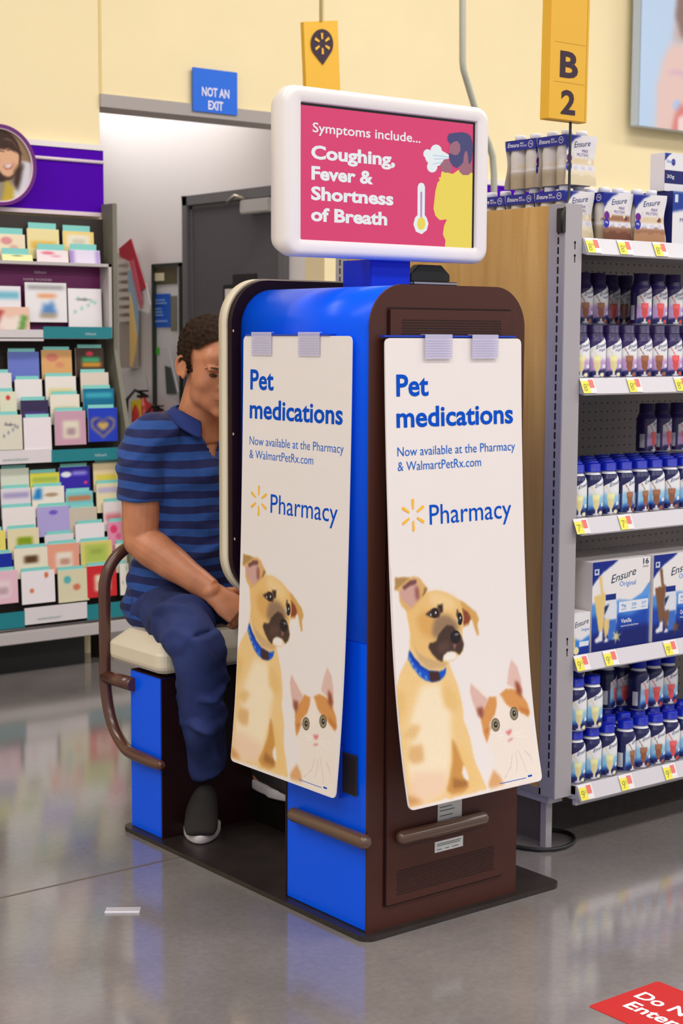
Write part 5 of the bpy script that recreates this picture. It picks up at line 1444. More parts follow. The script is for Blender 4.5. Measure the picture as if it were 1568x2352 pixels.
# cards: section, tier, left px, right px, top py, colour, accent, pattern, description
CARDS = [
    ('top section', 1, -8, 58, 536, (244, 226, 196), (226, 150, 150), 'blob', 'cream'), ('top section', 1, 63, 136, 524, (242, 226, 166), (236, 190, 90), 'low', 'pale yellow'), ('top section', 1, 145, 216, 530, (246, 214, 130), (246, 236, 214), 'frame', 'golden bordered'),
    ('top section', 2, 5, 75, 583, (242, 240, 178), (70, 110, 60), 'dot', 'lime cream'), ('top section', 2, 85, 157, 573, (240, 226, 230), (232, 130, 150), 'blob', 'white and pink'), ('top section', 2, 161, 230, 573, (230, 220, 240), (170, 140, 210), 'sides', 'lavender sided'),
    ('framed box', 1, -20, 48, 656, (238, 232, 236), (120, 190, 210), 'band', 'white wrapped'), ('framed box', 1, 58, 153, 648, (238, 234, 236), (236, 150, 90), 'craft', 'large white wrapped'), ('framed box', 1, 157, 233, 662, (240, 234, 236), (140, 206, 180), 'sprig', 'white leafy'),
    ('framed box', 2, -22, 68, 704, (238, 196, 176), (180, 60, 60), 'heart', 'peach heart cut'),
    ('middle section', 1, 19, 90, 808, (108, 124, 204), (150, 150, 226), 'plain', 'periwinkle blue'), ('middle section', 1, 96, 165, 804, (226, 172, 112), (220, 130, 110), 'blob', 'tan'), ('middle section', 1, 174, 238, 799, (70, 50, 40), (220, 60, 80), 'cake', 'dark brown cake pictured'),
    ('middle section', 2, -20, 27, 857, (232, 224, 224), (200, 200, 190), 'plain', 'white'), ('middle section', 2, 35, 97, 872, (240, 232, 230), (220, 200, 160), 'plain', 'plain white'), ('middle section', 2, 105, 175, 865, (240, 232, 224), (230, 214, 150), 'low', 'white with gold foot'), ('middle section', 2, 186, 250, 856, (226, 212, 196), (210, 190, 180), 'plain', 'beige'),
    ('middle section', 3, 0, 38, 900, (226, 226, 200), (216, 60, 50), 'dot', 'pale with red'), ('middle section', 3, 48, 112, 920, (56, 46, 84), (96, 70, 170), 'low', 'dark navy'), ('middle section', 3, 116, 183, 907, (240, 230, 214), (214, 200, 160), 'low', 'cream lined'), ('middle section', 3, 192, 262, 893, (10, 112, 150), (60, 170, 190), 'band', 'deep turquoise'),
    ('middle section', 4, -2, 51, 954, (224, 218, 200), (120, 120, 140), 'sprig', 'ivory sprigged'), ('middle section', 4, 55, 118, 960, (240, 230, 234), (224, 200, 206), 'plain', 'blush white'), ('middle section', 4, 126, 197, 945, (206, 160, 180), (232, 224, 200), 'picture', 'mauve'), ('middle section', 4, 203, 270, 938, (30, 60, 190), (200, 160, 70), 'bigheart', 'blue card with gold heart'),
    ('bottom section', 1, 2, 67, 1078, (218, 224, 206), (170, 190, 170), 'plain', 'pale green'), ('bottom section', 1, 70, 138, 1088, (232, 226, 80), (170, 190, 80), 'band', 'bright yellow'), ('bottom section', 1, 137, 207, 1074, (52, 36, 170), (150, 140, 230), 'moon', 'violet blue'), ('bottom section', 1, 215, 275, 1064, (236, 214, 170), (226, 210, 80), 'low', 'cream and yellow'),
    ('bottom section', 2, 3, 71, 1124, (226, 218, 226), (170, 160, 200), 'band', 'lilac banded'), ('bottom section', 2, 74, 148, 1120, (240, 232, 220), (30, 130, 200), 'cuff', 'white with blue shape'), ('bottom section', 2, 152, 214, 1131, (120, 206, 214), (190, 130, 90), 'band', 'aqua'), ('bottom section', 2, 222, 285, 1112, (236, 222, 180), (190, 180, 210), 'band', 'straw coloured'),
    ('bottom section', 3, 6, 82, 1168, (238, 230, 226), (214, 200, 200), 'plain', 'milk white'), ('bottom section', 3, 86, 160, 1166, (178, 166, 220), (110, 90, 200), 'dot', 'lavender'), ('bottom section', 3, 160, 223, 1168, (206, 194, 176), (190, 160, 150), 'plain', 'greige'), ('bottom section', 3, 238, 300, 1154, (236, 224, 224), (220, 120, 130), 'low', 'pinkish white'),
    ('bottom section', 4, -40, 13, 1222, (236, 220, 110), (160, 190, 60), 'blob', 'yellow and green'), ('bottom section', 4, 18, 90, 1217, (232, 220, 180), (130, 160, 20), 'picture', 'cream with green picture'), ('bottom section', 4, 104, 170, 1230, (226, 220, 224), (180, 176, 180), 'plain', 'silver white'), ('bottom section', 4, 174, 240, 1205, (240, 232, 236), (180, 210, 214), 'plain', 'round topped white'), ('bottom section', 4, 248, 305, 1200, (232, 150, 180), (230, 60, 110), 'blob', 'bubblegum pink'),
    ('bottom section', 5, -40, 29, 1276, (20, 44, 160), (180, 220, 226), 'plain', 'royal blue'), ('bottom section', 5, 33, 110, 1262, (238, 228, 206), (90, 60, 30), 'lowpic', 'cream with brown picture'), ('bottom section', 5, 110, 182, 1252, (236, 162, 136), (240, 230, 214), 'picture', 'coral bordered'), ('bottom section', 5, 186, 258, 1246, (226, 208, 120), (180, 200, 90), 'frame', 'mustard bordered'), ('bottom section', 5, 266, 330, 1250, (230, 226, 200), (90, 160, 90), 'dot', 'cream with green dot'),
    ('bottom section', 6, -35, 41, 1316, (234, 190, 204), (236, 214, 216), 'picture', 'pale pink'), ('bottom section', 6, 50, 126, 1315, (240, 232, 236), (214, 110, 60), 'dots2', 'white orange flecked'), ('bottom section', 6, 134, 204, 1312, (222, 214, 180), (90, 180, 180), 'dots3', 'sage cream'), ('bottom section', 6, 200, 268, 1302, (208, 40, 46), (236, 224, 196), 'picture', 'crimson bordered'), ('bottom section', 6, 276, 345, 1296, (236, 230, 220), (140, 180, 120), 'dots2', 'ivory spotted'),
]
YD = {('top section', 1): 3.165, ('top section', 2): 3.135, ('framed box', 1): 3.115, ('framed box', 2): 3.095}
for t in range(1, 5): YD[('middle section', t)] = 3.150 - 0.024 * t
for t in range(1, 7): YD[('bottom section', t)] = 3.088 - 0.0135 * t
TABM = mat('mint_divider', (136, 214, 206), 0.5)
CT = {'top section': 'top section', 'framed box': 'framed box', 'middle section': 'middle section', 'bottom section': 'bottom section'}
hgt = {('framed box', 1): 0.155, ('framed box', 2): 0.125, ('middle section', 4): 0.135, ('bottom section', 6): 0.128}
FLOORZ = {'top section': float(PY(100, 600, 3.1)[2]), 'framed box': zb0 + 0.005, 'middle section': 0.835, 'bottom section': 0.178}
for (sec, t, xa_, xb_, top, col, acc, pat, desc) in CARDS:
    yy = YD[(sec, t)]
    a, b = PY(xa_, top, yy), PY(xb_, top, yy); wC = float(b[0] - a[0]); zt_ = float(a[2])
    if float(b[0]) > RX1 - 0.025: wC = RX1 - 0.025 - float(a[0])
    if wC < 0.03: continue
    hC = hgt.get((sec, t), 0.118)
    if zt_ - hC < FLOORZ[sec]: hC = zt_ - FLOORZ[sec]
    e = empty('greeting_card', (float(a[0]), yy, zt_ - hC), '%s greeting card, tier %d of the rack\'s %s' % (desc, t, sec), 'greeting card', 'greeting cards in the %s' % sec)
    e['label'] = '%s greeting card, %s row of the %s' % (desc, ORD[t - 1], 'purple framed box' if sec == 'framed box' else sec)
    nx, ny = 26, 34; cv = Canvas(wC, hC, nx, ny, col); g = lambda u_, v_: (u_ * wC, v_ * hC)
    A = lambda *p: [g(*q_) for q_ in p]
    if pat == 'blob': cv.oval(*g(.35, .75), wC * .2, hC * .14, acc, .006); cv.oval(*g(.6, .5), wC * .15, hC * .1, acc, .008, .6)
    if pat == 'low': cv.rect(*[wC * .1, wC * .9, hC * .35, hC * .6], acc, .006)
    if pat in ('frame',): cv.rect(wC * .15, wC * .85, hC * .3, hC * .88, acc, .004); cv.rect(wC * .3, wC * .7, hC * .55, hC * .75, tuple(int(v * .8) for v in acc), .004, .6)
    if pat == 'picture': cv.rect(wC * .28, wC * .78, hC * .2, hC * .72, acc, .004); cv.rect(wC * .38, wC * .68, hC * .3, hC * .5, tuple(int(c_ * .8) for c_ in col), .006, .8)
    if pat == 'craft':
        cv.rect(wC * .05, wC * .95, hC * .82, hC * .92, (150, 148, 150), .003); cv.rect(wC * .3, wC * .75, hC * .62, hC * .72, acc, .003); cv.poly(A((.38, .2), (.74, .2), (.7, .45), (.62, .58), (.55, .42), (.42, .5)), (90, 140, 200), .003); cv.rect(wC * .34, wC * .76, hC * .12, hC * .22, (170, 150, 130), .004)
    if pat == 'lowpic': cv.rect(wC * .3, wC * .7, hC * .5, hC * .75, acc, .004)
    if pat == 'band': cv.rect(wC * .08, wC * .95, hC * .68, hC * .86, acc, .004)
    if pat == 'sides': cv.rect(0, wC * .14, 0, hC * .94, acc, .002); cv.rect(wC * .86, wC, 0, hC * .94, acc, .002)
    if pat in ('dot', 'cake'): cv.oval(*g(.5, .8), wC * .13, hC * .08, acc, .004)
    if pat == 'cake': cv.rect(wC * .2, wC * .85, hC * .5, hC * .68, (60, 160, 110), .004); cv.rect(wC * .2, wC * .9, hC * .36, hC * .5, (214, 150, 50), .004)
    if pat == 'sprig':
        for k in range(7): cv.oval(*g(.2 + .1 * k, .4 + .35 * abs(math.sin(k * 1.7))), wC * .05, hC * .05, acc, .004, .7)
        cv.oval(*g(.45, .72), wC * .2, hC * .03, (110, 100, 110), .004, .7)
    if pat in ('heart', 'bigheart'):
        hp = [(0.5 + 0.42 * (16 * math.sin(t_) ** 3) / 16, 0.45 + 0.36 * (13 * math.cos(t_) - 5 * math.cos(2 * t_) - 2 * math.cos(3 * t_) - math.cos(4 * t_)) / 16) for t_ in np.linspace(0, 2 * math.pi, 40)]
        cv.poly([g(*q_) for q_ in hp], (216, 170, 90) if pat == 'bigheart' else (240, 224, 214), .002)
        if pat == 'bigheart':
            cv.poly([g(0.5 + (x_ - .5) * .84, .46 + (y_ - .45) * .84) for x_, y_ in hp], (24, 40, 170), .002); cv.poly([g(0.5 + (x_ - .5) * .5, .46 + (y_ - .45) * .5) for x_, y_ in hp], (206, 170, 90), .002)
        else: cv.poly(A((0, .3), (.2, .9), (.35, .9), (.1, .2)), acc, .004); cv.poly(A((.7, .2), (.8, .75), (.95, .7), (.85, .2)), (90, 150, 60), .004)
    if pat == 'moon': cv.oval(*g(.22, .75), wC * .17, hC * .1, (236, 236, 244), .003); cv.rect(wC * .4, wC * .9, hC * .72, hC * .86, acc, .004); cv.oval(*g(.85, .45), wC * .06, hC * .05, (240, 60, 120), .003)
    if pat == 'cuff': cv.poly(A((0, .6), (.15, .95), (.3, .95), (.3, .6)), acc, .002); cv.oval(*g(.6, .72), wC * .2, hC * .07, (150, 120, 80), .006, .7)
    if pat == 'dots2': cv.oval(*g(.75, .85), wC * .06, hC * .09, acc, .003); cv.oval(*g(.3, .4), wC * .06, hC * .07, acc, .003)
    if pat == 'dots3': cv.oval(*g(.3, .7), wC * .12, hC * .12, acc, .004); cv.oval(*g(.6, .45), wC * .12, hC * .1, (214, 120, 90), .006)
    m = MB(); tl_ = 0.006; cv.grid(m, lambda u_, v_: (u_, v_ / hC * tl_ - 0.0012, v_), PRINT)
    build_print(m, 'card_front', e)
    m = MB(); CBM = mat('card_stock', (226, 220, 214), 0.6)
    m.add([(0, 0, 0), (wC, 0, 0), (wC, tl_, hC), (0, tl_, hC), (0, 0.003, 0), (wC, 0.003, 0), (wC, tl_ + 0.003, hC), (0, tl_ + 0.003, hC)], [(0, 1, 2, 3), (4, 7, 6, 5), (0, 4, 5, 1), (1, 5, 6, 2), (2, 6, 7, 3), (3, 7, 4, 0)], CBM); m.build('envelope', e)
    if sec != 'framed box':
        rr = rb.uniform(-.004, .006)
        MB().box(float(a[0]) + 0.006 + rr, float(a[0]) + wC - 0.012 + rr, yy + 0.0095, yy + 0.0115, max(zt_ - 0.06, FLOORZ[sec]), zt_ + (0.0135 if sec != 'top section' else 0.024) , TABM).build('pocket_divider', CR)
# ------------------------------------------------------------------ the seated man
def ellipsoid(m, c, r, rot=(0, 0, 0), n=20):
    R_ = Matrix.Rotation(rot[2], 3, 'Z') @ Matrix.Rotation(rot[1], 3, 'Y') @ Matrix.Rotation(rot[0], 3, 'X')
    vs = []; k = n // 2
    for i in range(k + 1):
        th = math.pi * i / k
        for j in range(n):
            ph = 2 * math.pi * j / n
            p = R_ @ Vector((r[0] * math.sin(th) * math.cos(ph), r[1] * math.sin(th) * math.sin(ph), r[2] * math.cos(th)))
            vs.append((c[0] + p.x, c[1] + p.y, c[2] + p.z))
    f = [(i * n + j, i * n + (j + 1) % n, (i + 1) * n + (j + 1) % n, (i + 1) * n + j) for i in range(k) for j in range(n)]
    m.add(vs, f, SKIN, True)


def limb(m, pts, seg=18, mt=None):
    """pts: (centre, ru, rv, side) elliptical sections along a path; ru across 'side', rv the other way"""
    P = [Vector(p[0]) for p in pts]; n = len(P); vs = []
    # resample smoothly
    res = []
    for i in range(n - 1):
        p0, p1, p2, p3 = P[max(i - 1, 0)], P[i], P[i + 1], P[min(i + 2, n - 1)]
        for k in range(5):
            t = k / 5; q = 0.5 * ((2 * p1) + (p2 - p0) * t + (2 * p0 - 5 * p1 + 4 * p2 - p3) * t * t + (3 * p1 - p0 - 3 * p2 + p3) * t ** 3)
            s_ = t * t * (3 - 2 * t); res.append((q, pts[i][1] * (1 - s_) + pts[i + 1][1] * s_, pts[i][2] * (1 - s_) + pts[i + 1][2] * s_, Vector(pts[i][3]).lerp(Vector(pts[i + 1][3]), s_)))
    res.append((P[-1], pts[-1][1], pts[-1][2], Vector(pts[-1][3])))
    N = len(res)
    for i, (q, ru, rv, sd) in enumerate(res):
        t = (res[min(i + 1, N - 1)][0] - res[max(i - 1, 0)][0]).normalized(); u_ = (sd - t * sd.dot(t)).normalized(); w_ = t.cross(u_)
        for k in range(seg):
            a = 2 * math.pi * k / seg; vs.append(q + u_ * (ru * math.cos(a)) + w_ * (rv * math.sin(a)))
    f = [(i * seg + k, i * seg + (k + 1) % seg, (i + 1) * seg + (k + 1) % seg, (i + 1) * seg + k) for i in range(N - 1) for k in range(seg)]
    f += [tuple(range(seg))[::-1], tuple((N - 1) * seg + k for k in range(seg))]
    m.add(vs, f, mt or SKIN, True)


def finish(m, name, parent, voxel, material, smooth=6, disp=None, fac=0.6):
    o = m.build(name, None); me = o.data; me.materials.clear()
    md = o.modifiers.new('r', 'REMESH'); md.mode = 'VOXEL'; md.voxel_size = voxel; md.use_smooth_shade = True
    sm = o.modifiers.new('s', 'SMOOTH'); sm.iterations = smooth; sm.factor = fac
    bpy.context.view_layer.update()
    me2 = bpy.data.meshes.new_from_object(o.evaluated_get(bpy.context.evaluated_depsgraph_get())); me2.name = name
    o.modifiers.clear(); o.data = me2; bpy.data.meshes.remove(me)
    if disp:
        co = np.empty(len(me2.vertices) * 3); me2.vertices.foreach_get('co', co); co = co.reshape(-1, 3)
        no = np.empty(len(me2.vertices) * 3); me2.vertices.foreach_get('normal', no); no = no.reshape(-1, 3)
        co = co + no * disp(co)[:, None]; me2.vertices.foreach_set('co', co.ravel()); me2.update()
    me2.materials.clear(); me2.materials.append(material)
    me2.polygons.foreach_set('use_smooth', [True] * len(me2.polygons)); o.parent = parent
    return o


def skin_mat():
    m = mat('skin', (200, 132, 96), 0.42, spec=0.5, noise=0.12, nscale=22, bump=0.1)
    b = m.node_tree.nodes['Principled BSDF']; b.inputs['Subsurface Weight'].default_value = 0.12; b.inputs['Subsurface Radius'].default_value = (0.012, 0.004, 0.002); b.inputs['Subsurface Scale'].default_value = 0.5
    return m


SKIN = skin_mat()
MAN = empty('person', (0.2, 1.0, 0), 'seated person in blue striped polo shirt and jeans facing the kiosk', 'person')
MAN.location = (0, 0, 0)
X_, Y_, Z_ = (1, 0, 0), (0, 1, 0), (0, 0, 1)
HC = Vector((0.216, 0.930, 1.240))
tiltM = Matrix.Rotation(math.radians(14), 3, 'X')   # nodding down towards -Y
YW_ = math.radians(-13)
yawM = Matrix.Rotation(YW_, 3, 'Z')


def hd(x, y, z):  # head-local (x right-left, y front is negative, z up) -> world
    return tuple(HC + yawM @ (tiltM @ Vector((x, y, z))))


HR = math.radians(14)
body = MB()
E_ = lambda c, r, rx=0.0, rz=0.0: ellipsoid(body, hd(*c), r, (HR + rx, 0, rz + YW_))
E_((0, 0.012, 0.040), (0.080, 0.102, 0.083))          # cranium
E_((0, -0.030, -0.010), (0.069, 0.066, 0.092))         # face block
E_((0, -0.042, -0.068), (0.050, 0.050, 0.046))         # jaw
E_((0, -0.075, -0.098), (0.024, 0.022, 0.020))         # chin
E_((-0.045, -0.020, -0.062), (0.020, 0.036, 0.034)); E_((0.045, -0.020, -0.062), (0.020, 0.036, 0.034))
E_((0, -0.066, 0.045), (0.058, 0.030, 0.034))          # forehead
E_((-0.030, -0.086, 0.022), (0.026, 0.013, 0.0085)); E_((0.030, -0.086, 0.022), (0.026, 0.013, 0.0085))   # brows
E_((-0.036, -0.060, -0.020), (0.028, 0.026, 0.030)); E_((0.036, -0.060, -0.020), (0.028, 0.026, 0.030)); E_((0, -0.055, -0.045), (0.048, 0.040, 0.045))   # cheeks
limb(body, [(hd(0, -0.086, 0.016), 0.008, 0.008, X_), (hd(0, -0.098, -0.004), 0.009, 0.009, X_), (hd(0, -0.112, -0.022), 0.012, 0.011, X_), (hd(0, -0.108, -0.032), 0.011, 0.008, X_)], 12)
E_((-0.012, -0.098, -0.028), (0.008, 0.010, 0.007)); E_((0.012, -0.098, -0.028), (0.008, 0.010, 0.007))
E_((0, -0.090, -0.055), (0.024, 0.012, 0.0055)); E_((0, -0.088, -0.066), (0.021, 0.012, 0.006)); E_((0, -0.082, -0.050), (0.030, 0.016, 0.018))
for sx in (-1, 1):                                     # ears: rim, bowl and lobe
    rim = []
    for k in range(13):
        t = math.radians(-75 + 25 * k)
        ey = 0.012 + 0.0165 * math.cos(t); ez = 0.002 + 0.0285 * math.sin(t)
        rim.append((hd(sx * (0.0765 + max(0, ey) * 0.62), ey, ez), 0.0040, 0.0046, X_))
    limb(body, rim, 8)
    E_((sx * 0.0800, 0.013, 0.000), (0.0030, 0.0150, 0.0260), 0, sx * -0.50)
    E_((sx * 0.0800, 0.006, -0.0215), (0.0055, 0.0095, 0.0100)); E_((sx * 0.0805, 0.014, 0.004), (0.0045, 0.004, 0.016), 0.3, 0)
    E_((sx * 0.0775, -0.003, -0.006), (0.0050, 0.0045, 0.0070))
# neck
limb(body, [(hd(0, 0.020, -0.02), 0.052, 0.056, X_), ((0.214, 0.978, 1.150), 0.056, 0.060, X_), ((0.218, 1.000, 1.105), 0.061, 0.062, X_), ((0.22, 1.01, 1.05), 0.10, 0.07, X_)])
# torso (under the shirt)
limb(body, [((0.22, 1.065, 0.56), 0.14, 0.09, X_), ((0.22, 1.05, 0.68), 0.145, 0.10, X_), ((0.22, 1.03, 0.82), 0.145, 0.10, X_), ((0.22, 1.02, 0.96), 0.16, 0.095, X_), ((0.22, 1.02, 1.05), 0.15, 0.07, X_), ((0.22, 1.015, 1.09), 0.09, 0.05, X_)], 24)
# arms: (viewer-side right arm, then left)
SHR, ELR, WRR = Vector((0.056, 1.030, 1.030)), Vector((0.042, 1.020, 0.782)), Vector((0.134, 0.820, 0.662))
SHL, ELL, WRL = Vector((0.405, 1.03, 1.04)), Vector((0.455, 0.97, 0.80)), Vector((0.30, 0.80, 0.672))


def arm(sh, el, wr, sgn):
    d1 = (el - sh); d2 = (wr - el)
    up = [(sh, 0.056, 0.054, Y_), (sh + d1 * 0.35, 0.061, 0.055, Y_), (sh + d1 * 0.75, 0.054, 0.050, Y_), (el + Vector((0, 0.004, 0.006)), 0.049, 0.046, Y_)]
    sd = Vector((0, 0, 1)).cross(d2).normalized()
    lo = [(el, 0.047, 0.046, sd), (el + d2 * 0.18, 0.049, 0.052, sd), (el + d2 * 0.4, 0.044, 0.048, sd), (el + d2 * 0.75, 0.032, 0.038, sd), (wr, 0.025, 0.033, sd)]
    limb(body, up); limb(body, lo); ellipsoid(body, el, (0.047, 0.047, 0.047)); ellipsoid(body, wr, (0.028, 0.028, 0.026))


arm(SHR, ELR, WRR, -1); arm(SHL, ELL, WRL, 1)


def hand(wr, fwd, pn, thumb, k=1.0, curl=1.0):
    """wrist, finger direction, palm-normal (towards palm side), thumb side"""
    fwd = Vector(fwd).normalized(); pn = Vector(pn); pn = (pn - fwd * pn.dot(fwd)).normalized(); th = Vector(thumb); th = (th - fwd * th.dot(fwd) - pn * th.dot(pn)).normalized()
    limb(body, [(wr - fwd * 0.022, 0.024, 0.020, th), (wr + fwd * 0.022 * k, 0.033, 0.019, th), (wr + fwd * 0.055 * k, 0.040, 0.017, th), (wr + fwd * 0.085 * k, 0.039, 0.013, th)], 16)
    for i, (off, L_, r) in enumerate(((0.029, 0.070, 0.0090), (0.010, 0.078, 0.0094), (-0.009, 0.073, 0.0090), (-0.027, 0.058, 0.0080))):
        p = wr + fwd * (0.084 - 0.004 * abs(i - 1)) * k + th * off
        a = 0.0; path = [(p - fwd * 0.02 + pn * 0.0, r, r, th), (p, r * 1.12, r * 1.12, th)]; q = p
        for seg_, da in ((0.45, 35), (0.30, 50), (0.25, 35)):
            a += math.radians(da * curl); dirv = fwd * math.cos(a) + pn * math.sin(a); q = q + dirv * L_ * seg_ * k; path.append((q, r * (0.95 if seg_ > .26 else 0.78), r * (0.95 if seg_ > .26 else 0.78), th))
        limb(body, path, 10)
    b0 = wr + fwd * 0.022 * k + th * 0.026 + pn * 0.006
    b1 = b0 + (fwd * 0.55 + th * 0.62 + pn * 0.35).normalized() * 0.036 * k; b2 = b1 + (fwd * 0.8 + th * 0.2 + pn * 0.5).normalized() * 0.030 * k; b3 = b2 + (fwd * 0.8 - th * 0.1 + pn * 0.6).normalized() * 0.024 * k
    limb(body, [(b0 - th * 0.01, 0.015, 0.014, pn), (b1, 0.0115, 0.0115, pn), (b2, 0.0105, 0.0105, pn), (b3, 0.008, 0.008, pn)], 10)


hand(WRR, (0.50, -0.58, -0.58), (0.42, 0.62, -0.55), (0.72, 0.10, 0.60), 1.10, 1.25)
hand(WRL, (-0.72, -0.20, -0.60), (-0.3, 0.5, -0.8), (-0.5, 0.6, 0.35), 0.95, 1.0)
# legs (inside the jeans) and feet
HPR, KNR, ANR = Vector((0.125, 1.06, 0.605)), Vector((0.058, 0.765, 0.545)), Vector((0.165, 0.905, 0.115))
HPL, KNL, ANL = Vector((0.315, 1.06, 0.605)), Vector((0.36, 0.735, 0.55)), Vector((0.315, 0.855, 0.19))
for hp_, kn_, an_ in ((HPR, KNR, ANR), (HPL, KNL, ANL)):
    limb(body, [(hp_, 0.075, 0.07, X_), (hp_.lerp(kn_, .5), 0.068, 0.064, X_), (kn_, 0.05, 0.05, X_)])
    limb(body, [(kn_, 0.05, 0.05, X_), (kn_.lerp(an_, .35), 0.045, 0.05, X_), (kn_.lerp(an_, .8), 0.032, 0.034, X_), (an_ + Vector((0, 0, -0.03)), 0.030, 0.034, X_)])
limb(body, [(ANR + Vector((0.01, 0.01, -0.05)), 0.03, 0.03, X_), (Vector((0.12, 0.84, 0.055)), 0.03, 0.022, X_), (Vector((0.085, 0.79, 0.045)), 0.03, 0.018, X_)])
limb(body, [(ANL + Vector((0.0, 0.0, -0.05)), 0.03, 0.03, X_), (Vector((0.318, 0.80, 0.135)), 0.03, 0.022, X_), (Vector((0.318, 0.76, 0.128)), 0.03, 0.018, X_)])
bo = finish(body, 'body', MAN, 0.0032, SKIN, 4)
bm = bmesh.new(); bm.from_mesh(bo.data); inv0 = (yawM @ tiltM).transposed(); sel = []
for v in bm.verts:
    p = inv0 @ (v.co - HC)
    if -0.16 < p.z < 0.10 and p.y < -0.004 and abs(p.x) < 0.10 and (abs(p.x) > 0.016 or p.z < -0.062) and p.z < 0.09:
        if not (abs(p.x) < 0.048 and 0.012 < p.z < 0.034): sel.append(v)
for _ in range(26): bmesh.ops.smooth_vert(bm, verts=sel, factor=0.6, use_axis_x=True, use_axis_y=True, use_axis_z=True)
bm.to_mesh(bo.data); bm.free()

# hair: a shell a little larger than the skull, cut back from face and ears
rngh = np.random.RandomState(3)


def vnoise(co, sc, seed=0):
    r_ = np.random.RandomState(seed); out_ = np.zeros(len(co))
    for _ in range(14):
        d = r_.normal(size=3); d /= np.linalg.norm(d); out_ += np.sin(co @ d * sc * (0.6 + r_.rand()) * 2 * math.pi + r_.rand() * 6.28)
    return out_ / 14 ** 0.5


HAIR = mat('dark_brown_hair', (44, 30, 20), 0.85, spec=0.15, noise=0.5, nscale=90, bump=0.5)
hm = MB()
ellipsoid(hm, hd(0, 0.018, 0.046), (0.0890, 0.112, 0.0925), (HR, 0, YW_), 32)
ellipsoid(hm, hd(0, 0.050, -0.012), (0.070, 0.056, 0.058), (HR, 0, YW_), 24)
hm2 = MB()
ho = finish(hm, 'hair', MAN, 0.004, HAIR, 2, lambda c: 0.0022 * vnoise(c, 55, 5) + 0.0012 * vnoise(c, 120, 9))
bm = bmesh.new(); bm.from_mesh(ho.data)
inv = (yawM @ tiltM).transposed()
dele = []
for v in bm.verts:
    p = inv @ (v.co - HC); x, y, z = p
    # hairline: forehead edge, temples, sideburn, around the ear, nape
    wob = 0.003 * math.sin(x * 160) + 0.002 * math.sin(z * 210)
    front = -0.064 + (0.020 * (1 - min(1, abs(x) / 0.05)) * -0.4) + wob       # y of hairline on top
    keep_ = False
    if z > 0.062 + 0.0 and y > -0.075 + max(0, (0.100 - z)) * 0.55: keep_ = True
    if y > -0.030 + wob and z > 0.018: keep_ = True
    if -0.030 < y < -0.006 and z > -0.022 and abs(x) > 0.05: keep_ = True     # sideburn
    if y > 0.034 and z > -0.040 - wob: keep_ = True
    if -0.006 <= y <= 0.034 and z > 0.026: keep_ = True
    if not keep_: dele.append(v)
bmesh.ops.delete(bm, geom=dele, context='VERTS'); bm.to_mesh(ho.data); bm.free()
EYEW = mat('eye_white', (214, 200, 190), 0.3); IRIS = mat('dark_iris', (40, 28, 22), 0.2); LID = mat('skin', None); LIPM = mat('lip_skin', (158, 92, 74), 0.5); BRM = mat('brow_hair', (74, 52, 36), 0.8)
for sx in (-1, 1):
    m = MB(); sk_ = SKIN
    v0 = len(m.v)
    ellipsoid(m, hd(sx * 0.031, -0.0855, 0.004), (0.0125, 0.0095, 0.0045), (HR, 0, sx * -0.18 + YW_), 14); m.mats = [mat('lash_shadow', (66, 42, 32), 0.6)]; m.build('eye', MAN)
    m = MB(); limb(m, [(hd(sx * 0.014, -0.1025, 0.021), 0.0015, 0.003, Z_), (hd(sx * 0.028, -0.1010, 0.026), 0.0022, 0.0042, Z_), (hd(sx * 0.044, -0.090, 0.025), 0.002, 0.0035, Z_), (hd(sx * 0.053, -0.079, 0.019), 0.001, 0.002, Z_)], 8, BRM); m.build('eyebrow', MAN)
m = MB(); limb(m, [(hd(-0.025, -0.0855, -0.0615), 0.001, 0.0012, X_), (hd(-0.012, -0.0985, -0.0600), 0.0018, 0.0022, X_), (hd(0, -0.1025, -0.0605), 0.0018, 0.0022, X_), (hd(0.012, -0.0985, -0.0600), 0.0018, 0.0022, X_), (hd(0.025, -0.0855, -0.0615), 0.001, 0.0012, X_)], 8, LIPM); m.build('mouth', MAN)


